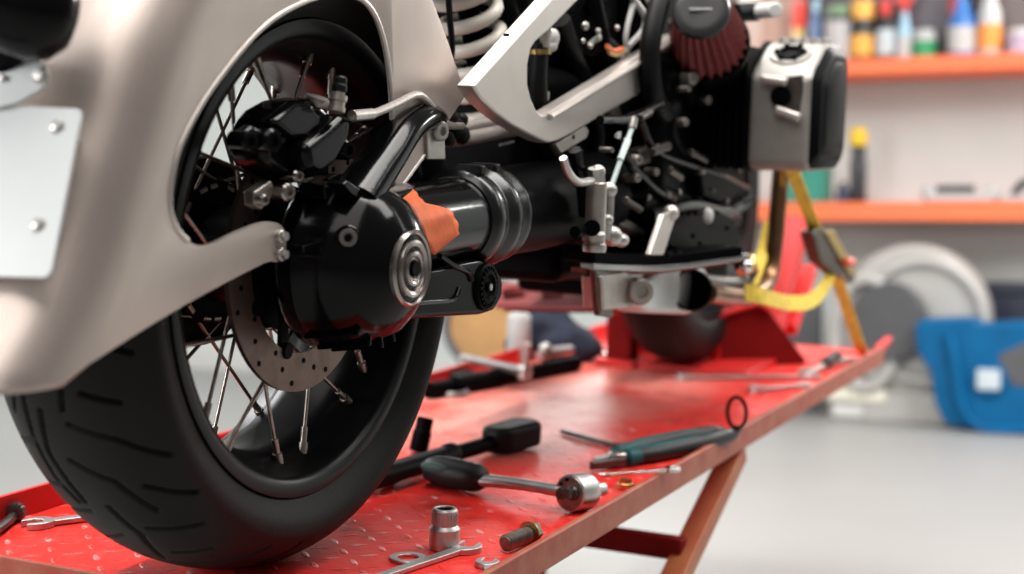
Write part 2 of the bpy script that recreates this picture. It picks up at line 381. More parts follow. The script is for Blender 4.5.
# tyre with carved grooves
def tyre(parent, prof, R, nth, nv, grooves=None, name='tyre', m=m_tyre):
    ys = [p[0] for p in prof]; rs = [p[1] for p in prof]
    s = [0.]
    for a, b_ in zip(prof, prof[1:]): s.append(s[-1]+math.hypot(b_[0]-a[0], b_[1]-a[1]))
    tot = s[-1]; P = smooth_path([V((p[0], p[1], 0)) for p in prof], 8)
    d = [0.]
    for a, b_ in zip(P, P[1:]): d.append(d[-1]+(b_-a).length)
    vs = []; j = 0
    for i in range(nv+1):
        t = d[-1]*i/nv
        while j < len(d)-2 and d[j+1] < t: j += 1
        fr = (t-d[j])/max(d[j+1]-d[j], 1e-9); q = P[j].lerp(P[j+1], fr); tg = (P[j+1]-P[j]).normalized()
        vs.append((q.x, q.y, -tg.y, tg.x, t-d[-1]/2))   # y, r, ny, nr, v
    mb = MB(); verts = []
    import numpy as np
    va = np.array([q[4] for q in vs]); dep = np.zeros((nth, nv+1))
    if grooves is not None:
        th = np.arange(nth)*2*PI/nth
        pitch = 2*PI/24*1.0
        for (pts, wd, dp, rep) in grooves:
            for rpt in range(rep):
                off = rpt*2*PI/rep
                for (a1, v1), (a2, v2) in zip(pts, pts[1:]):
                    x1, x2 = a1*R, a2*R
                    rel = ((th-off-(a1+a2)/2+PI) % (2*PI))-PI
                    sx = (rel+(a1+a2)/2)*R
                    sel = np.abs(rel) < abs(a2-a1)/2+.03
                    SX, VV = np.meshgrid(sx[sel], va, indexing='ij')
                    dx, dv = x2-x1, v2-v1; LL = dx*dx+dv*dv
                    t = np.clip(((SX-x1)*dx+(VV-v1)*dv)/LL, 0, 1)
                    dist = np.hypot(SX-x1-t*dx, VV-v1-t*dv)
                    k = np.clip((wd+.0008-dist)/(.0026), 0, 1); k = k*k*(3-2*k)*dp
                    dep[sel] = np.maximum(dep[sel], k)
    for i in range(nth):
        a = 2*PI*i/nth; c, sn = math.cos(a), math.sin(a); row = []
        for j, (y, r, ny, nr, v) in enumerate(vs):
            q = dep[i, j]; rr = r-nr*q; row.append(mb.bm.verts.new((rr*c, y-ny*q, rr*sn)))
        verts.append(row)
    for i in range(nth):
        a, b_ = verts[i], verts[(i+1) % nth]
        for j in range(nv): mb.bm.faces.new((a[j], a[j+1], b_[j+1], b_[j]))
    # bead closure
    for i in range(nth):
        a, b_ = verts[i], verts[(i+1) % nth]; mb.bm.faces.new((a[nv], a[0], b_[0], b_[nv]))
    return mb.build(name, m, parent, ang=60)
tp = [(-.070, .232), (-.0735, .2385), (-.076, .2385), (-.0765, .2375), (-.0785, .2405), (-.084, .248), (-.0895, .258), (-.0915, .267), (-.090, .275), (-.083, .285), (-.070, .2955), (-.050, .3065), (-.026, .3135), (0, .3155)]
tp = tp + [(-a, b_) for a, b_ in reversed(tp[:-1])]
D = math.radians
def gv(a, v): return (D(a), v/1000)
gr = [
    ([gv(199, 32), gv(208, 37), gv(216, 33), gv(221.5, 20)], .0028, .005, 9),
    ([gv(203.5, -13), gv(206.5, -53), gv(212.5, -92)], .0026, .0045, 9),
    ([gv(210.8, 0), gv(215.2, -36), gv(223.5, -56)], .0028, .005, 9),
    ([gv(221.5, -14), gv(229.8, -23), gv(241, -11)], .0028, .005, 9),
    ([gv(217.2, -59), gv(223.2, -96)], .0025, .0045, 9),
    ([gv(228, -36), gv(231.5, -82)], .0025, .0045, 9),
    ([gv(237.8, -33), gv(240, -66)], .0025, .0045, 9),
]
gr += [([(a+D(20), -v) for a, v in g[0]], *g[1:]) for g in gr[1:]]
tyre(wheel, tp, .315, 1300, 190, gr)
# hub
hb = MB().lathe([(.03, -.075), (.052, -.07), (.055, -.05), (.072, -.046), (.074, -.04), (.05, -.034), (.042, 0), (.05, .034), (.074, .04), (.078, .046), (.096, .052), (.098, .060), (.098, .088), (.085, .092), (.03, .094)], (0, 0, 0), (0, 1, 0), 48)
hb.build('hub', m_blks, wheel)
# spokes: crossed pairs reaching the rim shoulders
def spoke_pair(k):
    a = k*2*PI/18
    return a
def spoke_mesh(sgn, lean):
    mb = MB()
    p0 = V((.068*math.cos(lean), sgn*.042, .068*math.sin(lean))); p1 = V((.203, sgn*.045, 0))
    mb.cyl(p0, p1, .0020, seg=10); d = (p1-p0).normalized()
    mb.cyl(p1-d*.022, p1+d*.004, .0036, seg=8); mb.cyl(p1-d*.006, p1+d*.006, .0052, seg=8)
    mb.cyl(p0-d*.006, p0+d*.006, .0045, seg=8)
    return mb
k = 0
for sgn in (-1, 1):
    for lean in (1.15, -1.15):
        src = None
        for i in range(9):
            ang = 2*PI*(i+(.0 if lean > 0 else .33)+(.25 if sgn > 0 else 0))/9
            if src is None: src = o = spoke_mesh(sgn, lean).build('spoke', m_spoke, wheel, ang=60)
            else: o = src.copy(); COL.objects.link(o); o.parent = wheel
            o.rotation_euler = (0, ang, 0)
# brake disc
DY = -.064-0.0
def disc_ring(mb, r0, r1, y0, y1, holes):
    # annulus with through-drilled holes approximated by cell grid
    n = 144
    for (ra, rb) in ((r0, r1),):
        mb.lathe([(ra, y0), (rb, y0), (rb, y1), (ra, y1), (ra, y0)], (0, 0, 0), (0, 1, 0), n, cap=False)
dm = MB(); disc_ring(dm, .094, .1325, DY-.0025, DY+.0025, 0)
disc = dm.build('brake_disc', m_disc, wheel, ang=30)
dh = MB()
for i in range(36):
    a = 2*PI*i/36; rr = (.102, .113, .124)[i % 3]
    dh.cyl((rr*math.cos(a), DY-.0031, rr*math.sin(a)), (rr*math.cos(a), DY+.0031, rr*math.sin(a)), .0028, seg=10)
dh.build('disc_drilling', m_blks, wheel)
dc = MB()
for i in range(8):
    a = 2*PI*i/8+.2
    dc.beam((.05*math.cos(a), DY+.004, .05*math.sin(a)), (.098*math.cos(a+.25), DY+.002, .098*math.sin(a+.25)), .004, .016, up=(-math.sin(a), 0, math.cos(a)))
    dc.cyl((.094*math.cos(a+.25), DY-.005, .094*math.sin(a+.25)), (.094*math.cos(a+.25), DY+.004, .094*math.sin(a+.25)), .008, seg=14)
dc.build('disc_carrier', m_blks, wheel, bevel=.001)

# ---- fender
prof = smooth_path([V((.19, 0, .668)), V((.12, 0, .69)), V((.05, 0, .703)), V((-.10, 0, .695)), V((-.23, 0, .635)), V((-.315, 0, .54)), V((-.365, 0, .44)), V((-.415, 0, .345)), V((-.500, 0, .252))], 8)
cross = [(-.116, .06), (-.1155, .05), (-.113, .038), (-.107, .026), (-.097, .0155), (-.083, .008), (-.06, .003), (-.03, .001), (0, 0)]
cross = cross + [(-a, b_) for a, b_ in reversed(cross[:-1])]
mb = MB(); rows = []
for i, p in enumerate(prof):
    t = (prof[min(i+1, len(prof)-1)]-prof[max(i-1, 0)]).normalized(); n = V((-t.z, 0, t.x))   # inward normal
    if n.dot(WC-p) < 0: n = -n
    last = i == len(prof)-1
    rows.append([mb.bm.verts.new((p+n*ins+t*((.253-(p+n*ins).z)/t.z if last or (p+n*ins).z < .2535 else 0))+V((0, y, 0))) for y, ins in cross])
for a, b_ in zip(rows, rows[1:]):
    for k in range(len(cross)-1): mb.bm.faces.new((a[k], a[k+1], b_[k+1], b_[k]))
YP = -.116
inner_px = [(88, 363), (145, 327), (200, 295), (262, 263), (274, 262), (282, 256), (284, 240), (281, 228), (272, 222), (258, 223), (235, 232), (210, 244), (194, 245), (182, 237), (172, 222), (168, 202), (170, 178), (178, 146), (195, 112), (216, 80), (244, 45), (270, 20), (300, 3), (330, -6), (356, -3), (372, 12), (382, 38), (388, 70), (391, 110), (392, 160), (394, 192), (400, 186), (428, 148), (462, 98), (461, 88), (447, 45), (430, 0), (415, -40)]
ip = smooth_path([V((x, y, 0)) for x, y in inner_px[:33]], 3)
inner = [A(p.x, p.y, YP) for p in ip]+[A(x, y, YP) for x, y in inner_px[33:]]
left_in = [p + (WC-p).normalized()*.075 + V((0, -YP, 0)) for p in reversed(prof[2:-2])]
side = [r_[0] for r_ in rows]
fv = [mb.bm.verts.new(v) for v in inner]
# the panel runs along the crown edge (front to rear), then back along the cut-out
mb.bm.faces.new(list(side)+fv)
fv2 = [mb.bm.verts.new(v) for v in left_in]
mb.bm.faces.new(list(reversed([r_[-1] for r_ in rows]+fv2)))
fender = mb.build('rear_fender', m_alu, bike, ang=32)
sol = fender.modifiers.new('solid', 'SOLIDIFY'); sol.thickness = .005; sol.offset = 0
bv = fender.modifiers.new('bevel', 'BEVEL'); bv.width = .0022; bv.segments = 2; bv.limit_method = 'ANGLE'; bv.angle_limit = D(50)
MB().tube([p+V((0, -.0012, 0)) for p in inner[38:-5]], .0027, 10, n=2).build('rolled_edge', m_alu2, fender)
# bolts at the arm end
for (x, y) in ((276, 236), (276, 254)):
    c = A(x, y, YP); fb = MB()
    fb.cyl(c+V((0, -.008, 0)), c+V((0, .012, 0)), .0062, seg=20, ch=.001); fb.cyl(c+V((0, -.012, 0)), c+V((0, -.008, 0)), .0042, seg=6)
    fb.build('arm_bolt', m_steel, fender, bevel=.0005)
# number plate on the rear
def on_plane(x, y, P0, n):
    d = ray(x, y); return CAM+d*((P0-CAM).dot(n)/d.dot(n))
Pp = V((-.418, -.05, .39)); pn = V((-.93, -.10, .355)).normalized()
px = [(-85, 100), (74, 108), (80, 110), (81, 116), (52, 270), (47, 277), (40, 278), (-120, 274)]
pts = [on_plane(x, y, Pp, pn) for x, y in px]
MB().prism(pts, -pn*.003).build('number_plate', m_white, fender, bevel=.0012)
for x, y in ((57, 127), (38, 225)):
    pb = MB(); c = on_plane(x, y, Pp, pn); pb.lathe([(.0052, -.002), (.0052, .001), (.004, .0032), (.0015, .004)], c, pn, 18); pb.cyl(c, c-pn*.03, .0025, seg=8)
    pb.build('plate_bolt', m_steel, fender)
# lamp bracket and tail lamp
P2 = Pp+pn*.0025
bk = [on_plane(x, y, P2, pn) for x, y in ((-60, 30), (0, 36), (18, 40), (33, 56), (47, 66), (51, 74), (50, 84), (42, 92), (20, 104), (0, 109), (-60, 112))]
MB().prism(bk, pn*.004).build('lamp_bracket', m_white, fender, bevel=.0012)
for x, y, r in ((41, 76, .0065), (4, 79, .003)):
    c = on_plane(x, y, P2+pn*.004, pn); MB().lathe([(r, -.001), (r, .002), (r*.7, .0045), (r*.35, .0047)], c, pn, 20).build('bracket_bolt', m_steel, fender)
la = on_plane(46, 24, P2, pn)+pn*.03; ld = (V((-.75, .62, .25))).normalized()
MB().lathe([(.006, -.052), (.022, -.049), (.034, -.038), (.0385, -.022), (.038, -.006), (.034, .012), (.0335, .05), (.036, .055), (.036, .06), (.03, .062)], la+ld*.012-V((0,0.0,.0)), ld, 40).build('tail_lamp', m_blk, fender)
MB().lathe([(.029, .060), (.026, .066), (.015, .07), (.001, .072)], la+ld*.012, ld, 32).build('lamp_lens', plain('teal_lamp_lens', (.10, .32, .34), .1), fender)
MB().cyl(la-V((0, 0, .02)), on_plane(5, 62, P2, pn), .012, seg=16).build('lamp_stem', m_blks, fender)

# ---- final drive housing
FC = V((0, 0, .315))
fd = MB().lathe([(.05, -.082), (.082, -.084), (.0865, -.09), (.0865, -.104), (.083, -.108), (.0815, -.130), (.076, -.150), (.066, -.168), (.052, -.1795), (.041, -.1865), (.0375, -.1885), (.0355, -.190)], FC, (0, 1, 0), 72)
# (axis +Y with negative offsets: the housing grows towards the right-hand side)
fd.build('final_drive', m_blk, bike, ang=40)
FD = bpy.data.objects['final_drive']
rb = MB()
for a in (232, 250, 268, 286):
    c, s_ = math.cos(D(a)), math.sin(D(a)); c2, s2 = math.cos(D(a)), math.sin(D(a))
    rb.beam(FC+V((c*.083, -.10, s_*.083)), FC+V((c*.074, -.158, s_*.074)), .004, .014, up=(c, 0, s_))
rb.build('cooling_rib', m_blk, FD, bevel=.0015)
for nm_, pts_, Yl in (('casting_lug', ((325, 186), (336, 181), (343, 195), (338, 207), (326, 200)), -.112), ('casting_lug', ((303, 246), (318, 242), (334, 249), (333, 252), (304, 253)), -.118)):
    MB().prism([A(x, y, Yl-.012) for x, y in pts_], (0, .03, 0)).build(nm_, m_blk, FD, bevel=.002)
# bearing cover
BO = FC+V((-.005, -.001, -.001))
MB().lathe([(r_*.865, h_) for r_, h_ in [(.043, -.172), (.043, -.1885), (.0405, -.1915), (.0385, -.190), (.0375, -.1875), (.0335, -.1875), (.032, -.192), (.029, -.193), (.0255, -.1915), (.024, -.1885), (.0205, -.1885), (.0195, -.1925), (.0165, -.1935), (.0145, -.1925), (.0135, -.190), (.0105, -.1905), (.0085, -.187), (.001, -.187)]], BO, (0, 1, 0), 64).build('bearing_cover', m_gunm, FD, ang=25)
MB().lathe([(.0072, -.1935), (.0072, -.1865), (.0035, -.1862)], BO, (0, 1, 0), 24).build('axle_socket', m_blks, FD)
# filler plug on the housing's rear quarter
pc = A(348, 238, -.155); pdir = V((-.80, -.55, .2)).normalized()
MB().lathe([(.0095, -.012), (.0095, .001), (.0085, .003), (.0045, .0032), (.004, .0008), (.0005, .0006)], pc, pdir, 28).build('filler_plug', m_gunm, FD, ang=30)
MB().cyl(pc+pdir*.0005, pc+pdir*.0034, .0036, seg=6).build('plug_socket', m_blks, FD)
MB().cyl(pc-pdir*.03, pc-pdir*.001, .0125, seg=24, ch=.001).build('plug_boss', m_blk, FD)
# ---- swingarm tube (shaft tunnel)
def mid(x, yt, yb, Y):
    t, b_ = A(x, yt, Y), A(x, yb, Y); return (t+b_)/2, (t-b_).length/2
T0 = A(385, 231, -.125); T1 = A(575, 199, -.115)
T1 = T0+(T1-T0).normalized()*.6
def tubep(t): return T0.lerp(T1, t)
pr = [(.058, 0), (.057, .10), (.056, .20), (.058, .235), (.058, .24)]
ta = (T1-T0).normalized()
sw = MB().lathe([(.046, -.04), (.046, .05), (.0455, .12), (.048, .20), (.050, .26)], T0, ta, 56).build('swingarm', m_blk, bike)
MB().lathe([(.048, .2), (.050, .27), (.052, .30), (.054, .36), (.054, .50), (.060, .52), (.060, .58)], T0, ta, 56).build('shaft_tunnel', m_blks, sw)
# gaiter with two raised clamp bands
GA = .158
MB().lathe([(r_, h_+GA) for r_, h_ in [(.0480, .0), (.0525, .004), (.0555, .010), (.0555, .022), (.0525, .028), (.0505, .034), (.0525, .040), (.058, .047), (.0595, .055), (.0575, .063), (.053, .068), (.0525, .076), (.056, .082), (.0565, .090), (.050, .098)]], T0, ta, 64).build('rubber_gaiter', m_gait, sw, ang=40)
for off in (GA+.016, GA+.055):
    cc = T0+ta*off+V((0, -.012, .0545)); MB().box(cc, (.014, .034, .012), (ta, V((0, 1, 0)), ta.cross(V((0, 1, 0))))).build('clamp_tab', m_rub, sw, bevel=.003)
# orange tape stuck over the tube and down its side, behind the bearing cover
def on_tube(x, y, r):
    d = ray(x, y); d_ = d-ta*d.dot(ta); w_ = CAM-T0; w_ = w_-ta*w_.dot(ta)
    a, b_, c_ = d_.dot(d_), 2*d_.dot(w_), w_.dot(w_)-r*r; disc_ = max(b_*b_-4*a*c_, 0)
    return CAM+d*((-b_-math.sqrt(disc_))/(2*a))
e_l = smooth_path([V((393, 206, 0)), V((402, 216, 0)), V((411, 222, 0)), V((418, 233, 0)), V((427, 246, 0)), V((434, 255, 0))], 5)
e_r = smooth_path([V((414, 189, 0)), V((420, 197, 0)), V((427, 203, 0)), V((448, 209, 0)), V((456, 219, 0)), V((460, 234, 0))], 5)
tp_ = MB(); grid = []
random.seed(3)
for i, (a, b_) in enumerate(zip(e_l, e_r)):
    row = []
    for k in range(9):
        q = a.lerp(b_, k/8); jit = (.9*math.sin(i*1.3+k*.6) if k in (0, 8) else 0)
        rr = .0500+.0009*math.sin(i*.30+k*.45)+.0006*math.sin(i*.7-k*.5)+.0006*i/5*(1 if k < 2 else 0)
        row.append(tp_.bm.verts.new(on_tube(q.x+jit, q.y, rr)))
    grid.append(row)
for a, b_ in zip(grid, grid[1:]):
    for k in range(8): tp_.bm.faces.new((a[k], a[k+1], b_[k+1], b_[k]))
ot = tp_.build('tape_strip', m_orange, sw, ang=60); sm = ot.modifiers.new('s', 'SOLIDIFY'); sm.thickness = .0008
ot['label'] = 'crumpled orange tape strip'
# ---- torque arm and its pivot
KC = A(489, 287, -.165)
arm = MB()
YA = -.160
arm.prism([A(x, y, YA) for x, y in ((372, 296), (405, 272), (440, 268), (462, 262), (480, 259), (496, 264), (504, 280), (503, 298), (495, 311), (482, 315), (445, 317), (405, 320), (372, 324))], (0, .040, 0))
to = arm.build('torque_arm', m_blka, bike, bevel=.006, seg=3)
MB().tube([A(x, y, YA-.001) for x, y in ((398, 306), (425, 303), (448, 301), (456, 297), (460, 288))], .0022, 8).build('arm_edge_rib', m_blk, to)
MB().tube([A(x, y, YA-.001) for x, y in ((440, 256), (455, 266), (468, 272), (472, 280))], .003, 8).build('arm_edge_rib', m_blk, to)
MB().lathe([(.027, .05), (.0275, .0), (.026, -.006), (.023, -.008), (.022, -.005), (.019, -.005), (.018, -.009), (.0145, -.0095), (.0125, -.006), (.006, -.006), (.005, -.010), (.001, -.010)], V((KC.x, -.157, KC.z)), (0, 1, 0), 48).build('pivot_cap', m_blks, to, ang=25)
sp = MB()
for i in range(20):
    a = 2*PI*i/20; sp.box(V((KC.x+.0205*math.cos(a), -.1635, KC.z+.0205*math.sin(a))), (.004, .005, .0025), (V((math.cos(a), 0, math.sin(a))), V((0, 1, 0)), V((-math.sin(a), 0, math.cos(a)))))
sp.build('pivot_spline', m_blks, to)
MB().cyl(V((KC.x, -.168, KC.z)), V((KC.x, -.160, KC.z)), .004, seg=6).build('pivot_bolt', m_steel, to)
# ---- diagonal strut from the housing up to the fender mount
d0, d1, d2 = A(352, 202, -.135), A(404, 128, -.12), A(425, 117, -.11)
MB().tube([d0, d0.lerp(d1, .5), d1, d2, A(436, 124, -.085)], lambda t: .027-.008*t, 20, flat=.72).build('housing_strut', m_blk, bike)
MB().prism([A(x, y, -.150) for x, y in ((343, 184), (348, 180), (395, 213), (392, 222), (352, 195))], (0, .02, 0)).build('strut_flange', m_blk, bike, bevel=.002)
# fender bracket
fbk = MB().prism([A(x, y, -.122) for x, y in ((427, 122), (445, 122), (446, 160), (428, 160))], (0, .008, 0)).build('fender_bracket', m_silv, bike, bevel=.002)
c = A(439, 131, -.124)
MB().lathe([(.011, -.006), (.011, .004), (.009, .006), (.005, .0062), (.0045, .002), (.001, .002)], c, (-.3, -1, 0), 24).build('bracket_bolt', m_steel, fbk, ang=30)
# ---- brake caliper
def cal(pts, Y, th, name='brake_caliper', par=bike, m=m_blk, bevel=.005):
    return MB().prism([A(x, y, Y) for x, y in pts], (0, th, 0)).build(name, m, par, bevel=bevel, seg=3)
ca = cal([(262, 150), (268, 124), (280, 110), (296, 101), (316, 98), (332, 112), (338, 135), (333, 160), (318, 178), (298, 182), (280, 174), (268, 166)], -.105, .042, bevel=.009)
cal([(272, 121), (297, 102), (313, 103), (327, 128), (315, 140), (292, 138)], -.116, .016, 'caliper_face', ca, m_blk, .006)
cal([(306, 146), (329, 128), (345, 113), (354, 118), (351, 140), (337, 164), (322, 176), (310, 170)], -.128, .040, 'caliper_bridge', ca, m_blk, .009)
cal([(244, 132), (254, 124), (266, 130), (268, 146), (254, 153), (244, 146)], -.116, .012, 'pin_boss', ca, m_blk, .005)
for (x, y, r) in ((271, 141, .011), (248, 141, .009), (346, 150, .010)):
    MB().lathe([(r, .02), (r, -.002), (r*.8, -.005), (r*.45, -.0052), (r*.4, -.001), (.0005, -.001)], A(x, y, -.122), (.35, 1, 0), 24).build('caliper_pin', m_blk, ca, ang=30)
for (x, y, r, b__) in ((297, 176, .0065, .02), (287, 192, .0085, .02), (263, 200, .0055, .006)):
    MB().lathe([(r, b__), (r, -.002), (r*.75, -.004), (r*.4, -.0042), (r*.35, -.001), (.0005, -.001)], A(x, y, -.112), (.35, 1, 0), 24).build('caliper_bolt', m_gunm, ca, ang=30)
cal([(254, 192), (272, 180), (276, 192), (262, 210), (255, 206)], -.10, .012, 'brake_pad', ca, m_silv, .002)
bz0, bz1 = A(336, 112, -.13), A(341, 76, -.13); bd = (bz1-bz0).normalized()
bL = (bz1-bz0).length
MB().lathe([(.0085, 0), (.0085, bL*.12), (.0075, bL*.13), (.0075, bL*.3), (.009, bL*.31), (.009, bL*.45), (.006, bL*.47), (.006, bL*.55)], bz0, bd, 16).build('banjo_bolt', m_silv, ca)
MB().lathe([(.0062, bL*.54), (.0075, bL*.57), (.0075, bL*.72), (.0065, bL*.76), (.0065, bL*.92), (.0045, bL*.99), (.001, bL)], bz0, bd, 16).build('bleed_cap', m_rub, ca)
MB().lathe([(.012, -.004), (.013, 0), (.012, .004), (.006, .005)], A(317, 101, -.10), (0, -.3, 1), 20).build('bleed_nut', m_silv, ca)
hp = [A(x, y, Y) for x, y, Y in ((340, 108, -.13), (352, 116, -.133), (372, 114, -.133), (398, 103, -.13), (415, 95, -.127), (425, 99, -.124), (438, 115, -.12), (449, 125, -.115), (462, 126, -.10))]
MB().tube(hp[1:], .0042, 10).build('brake_hose', m_hose, ca)
MB().tube(hp[1:3], .0056, 12).build('hose_fitting', m_steel, ca)
MB().prism([A(x, y, -.05) for x, y in ((365, 88), (373, 88), (391, 128), (384, 132))], (0, .003, 0)).build('inner_stay', m_silv, bike, bevel=.001)

# ---- shock absorber: cream coil spring
s0, s1 = A(497, 178, -.02), A(456, -62, -.02)
sx = MB(); hel = []; turns = 10.6; ax = (s1-s0).normalized(); hu, hv, _ = basis(ax); Ls = (s1-s0).length
for i in range(int(turns*20)+1):
    t = i/(turns*20); an = 2*PI*turns*t; hel.append(s0+ax*(Ls*t)+hu*(.036*math.cos(an))+hv*(.036*math.sin(an)))
shock = sx.tube(hel, .0086, 12, n=1).build('coil_spring', m_spring, bike, ang=60)
MB().cyl(s0-ax*.03, s1+ax*.05, .014, seg=20).build('damper_rod', m_blks, shock)
MB().lathe([(.046, -.012), (.048, -.006), (.048, .004), (.04, .008)], s0, ax, 32).build('spring_seat', m_blks, shock)
MB().tube([A(448, -10, -.06), A(450, 20, -.06), A(452, 50, -.055), A(447, 80, -.05)], .004, 8).build('breather_hose', m_rub, bike)
for pts, r, m_, nm in ([((462, 128), (478, 124), (500, 121), (520, 116)), .0055, m_hose, 'brake_line'], [((448, 140), (475, 136), (505, 130), (530, 128)), .0095, m_hose, 'pipe'],
                       [((500, 145), (516, 140), (520, 128), (514, 124)), .0016, m_wire, 'cable_tie']):
    MB().tube([A(x, y, -.075) for x, y in pts], r, 12).build(nm, m_, bike)
cl = MB()
for x, y, r in ((455, 128, .014), (450, 118, .012), (461, 135, .013), (447, 138, .010), (462, 120, .009)):
    cl.ball(A(x, y, -.085), r, (1, .8, .9), 14)
cl.build('wiring_knot', m_rub, bike)

# ---- aluminium subframe triangle
YS = -.15
outer_px = [(473, 86), (500, 56), (550, 0), (596, -52), (626, -52), (579, 0), (548, 32), (536, 42), (531, 50), (528, 66), (528, 84), (531, 97), (536, 109), (541, 114), (547, 114), (560, 106), (600, 82), (640, 57), (678, 34), (681, 66), (640, 94), (600, 117), (572, 134), (558, 141), (550, 143), (543, 141), (530, 135), (512, 125), (496, 113), (482, 100)]
sub = MB()
sub.prism([A(x, y, YS) for x, y in outer_px], (0, .022, 0))
subf = sub.build('subframe', m_alu2, bike, bevel=.0035, seg=3, ang=30)
# rounded ridge along the lower rail and upper rail
MB().tube([A(x, y, YS-.001) for x, y in ((549, 117), (600, 86.5), (640, 62), (676, 39))], .0055, 10, flat=.7).build('rail_ridge', m_alu2, subf)
MB().prism([A(x, y, YS+.01) for x, y in ((556, 144), (586, 126), (589, 131), (587, 138), (562, 153))], (0, .006, 0)).build('mount_tab', m_alu2, subf, bevel=.0015)
c = A(574, 137, YS+.009)
MB().cyl(c, c+V((0, .004, 0)), .003, seg=14).build('tab_hole', m_blks, subf)
c = A(509, 35, YS-.001)
MB().cyl(c, c+V((0, .006, 0)), .0018, seg=10).build('frame_hole', m_blks, subf)
for pts in (((610, 108), (620, 103), (622, 117), (614, 122)), ((627, 100), (634, 92), (636, 106), (628, 113)), ((639, 92), (647, 88), (647, 98), (641, 101))):
    MB().prism([A(x, y, -.12) for x, y in pts], (0, .006, 0)).build('rail_tab', m_silv, subf, bevel=.001)

# ---- engine, gearbox and the dark clutter around them
eng = MB()
eng.box((.95, -.0, .395), (.40, .34, .33)).build('engine', m_blks, bike, bevel=.03, seg=4)
EN = bpy.data.objects['engine']
MB().box((.62, .0, .41), (.30, .20, .24)).build('gearbox', m_blks, bike, bevel=.03, seg=4)
MB().box((.66, .01, .62), (.34, .17, .20)).build('electronics_box', m_blks, bike, bevel=.02, seg=3)
MB().box((.28, .02, .66), (.46, .16, .08)).build('seat_base', m_blks, bike, bevel=.02, seg=3)
MB().box((.98, .0, .66), (.30, .24, .22)).build('fuel_tank_underside', m_blks, bike, bevel=.04, seg=4)
MB().tube([(.45, -.02, .70), (.50, -.06, .55), (.52, -.06, .40), (.56, -.06, .30)], .017, 16).build('frame_tube', m_blks, bike)
MB().tube([(.62, -.10, .66), (.70, -.11, .52), (.80, -.12, .44)], .016, 16).build('frame_tube', m_blks, bike)
# visible dark details seen through the frame triangle
MB().lathe([(.045, .03), (.046, .0), (.042, -.008), (.03, -.009), (.028, -.004), (.012, -.004), (.01, -.010), (.001, -.010)], A(587, 24, -.10), (.3, 1, 0), 36).build('horn', m_blks, bike)
MB().prism([A(x, y, -.10) for x, y in ((578, 40), (605, 30), (625, 48), (618, 75), (595, 84), (583, 70))], (0, .05, 0)).build('relay_housing', m_blks, bike, bevel=.006)
MB().tube([A(x, y, -.115) for x, y in ((540, 36), (539, 60), (538, 85), (541, 112))], .011, 14).build('drain_hose', m_rub, bike)
MB().cyl(A(541, 30, -.115), A(540, 48, -.115), .0135, .012, 18).build('hose_connector', m_silv, bike)
MB().cyl(A(540, 49, -.115), A(540, 54, -.115), .014, .014, 18).build('hose_clamp', m_brass, bike)
cw = MB(); cw.ball(A(553, 38, -.11), .010, (1, .8, 1.2)); cw.ball(A(552, 46, -.11), .007)
cw.build('clear_connector', m_pgrey, bike)
MB().tube([A(x, y, -.12) for x, y in ((548, 92), (547, 100), (545, 108))], .0025, 8).build('wire', m_wire, bike)
MB().tube([A(x, y, -.09) for x, y in ((560, 20), (570, 50), (585, 85), (590, 100))], .014, 12).build('loom_sleeve', m_rub, bike)
for pts, r, m_ in ([((628, -8), (640, 8), (645, 18), (643, 30), (628, 47)), .0042, m_wire], [((634, 2), (629, 20), (626, 36), (626, 48)), .0038, m_wire],
                   [((607, 46), (613, 51), (622, 49)), .0034, m_owire], [((609, 52), (616, 55), (624, 51)), .0024, plain('yellow_wire', (.7, .5, .2))], [((645, -5), (652, 10), (650, 25)), .003, m_wire]):
    MB().tube([A(x, y, -.13) for x, y in pts], r, 8).build('wire', m_, bike)
for x, y, r in ((585, 26, .0055), (598, 31, .004), (599, 38, .004), (583, 41, .0035), (590, 46, .004), (626, 53, .006), (621, 58, .006), (642, 40, .004), (617, 28, .004)):
    MB().ball(A(x, y, -.128), r, seg=12).build('connector_pin', m_steel, bike)
MB().beam(A(589, 45, -.127), A(600, 36, -.127), .004, .006).build('connector_plate', m_steel, bike)
# big black hoses in front of the engine
for pts, r in ([((667, -20), (656, 15), (650, 50), (652, 90), (662, 112), (672, 108)), .0145], [((541, 128), (548, 145), (562, 178), (580, 215), (588, 250)), .0115], [((590, 100), (598, 130), (598, 165), (603, 190)), .009], [((676, 100), (672, 135), (690, 158), (705, 140), (700, 115)), .008], [((690, 190), (705, 215), (735, 220)), .012], [((676, 20), (683, 60), (690, 100)), .012]):
    MB().tube([A(x, y, -.165 if x > 640 else -.11) for x, y in pts], r, 14).build('black_hose', m_rub, bike)
# bolts and fittings that catch the light on the engine
for x, y, r in ((692, 78, .011), (728, 64, .009), (735, 101, .011), (736, 116, .006), (745, 138, .012), (707, 100, .008), (687, 89, .005), (732, 162, .007), (655, 172, .006), (637, 160, .008), (636, 178, .007), (661, 148, .006), (684, 122, .007), (720, 145, .006), (668, 195, .005), (610, 150, .004), (700, 172, .004), (712, 190, .004)):
    p = A(x, y, -.19); MB().lathe([(r*.9, .02), (r*.9, -.002), (r*.7, -.005), (r*.35, -.0052), (r*.3, -.002), (.0005, -.002)], p, (.55, .8, 0), 14).build('engine_bolt', m_silv, EN)
for pts in (((676, 130), (690, 118), (698, 124), (684, 138)), ((600, 205), (640, 225), (655, 240), (622, 228)), ((640, 150), (650, 146), (652, 162), (642, 166))):
    MB().prism([A(x, y, -.165) for x, y in pts], (0, .02, 0)).build('engine_bracket', m_dsteel, EN, bevel=.003)
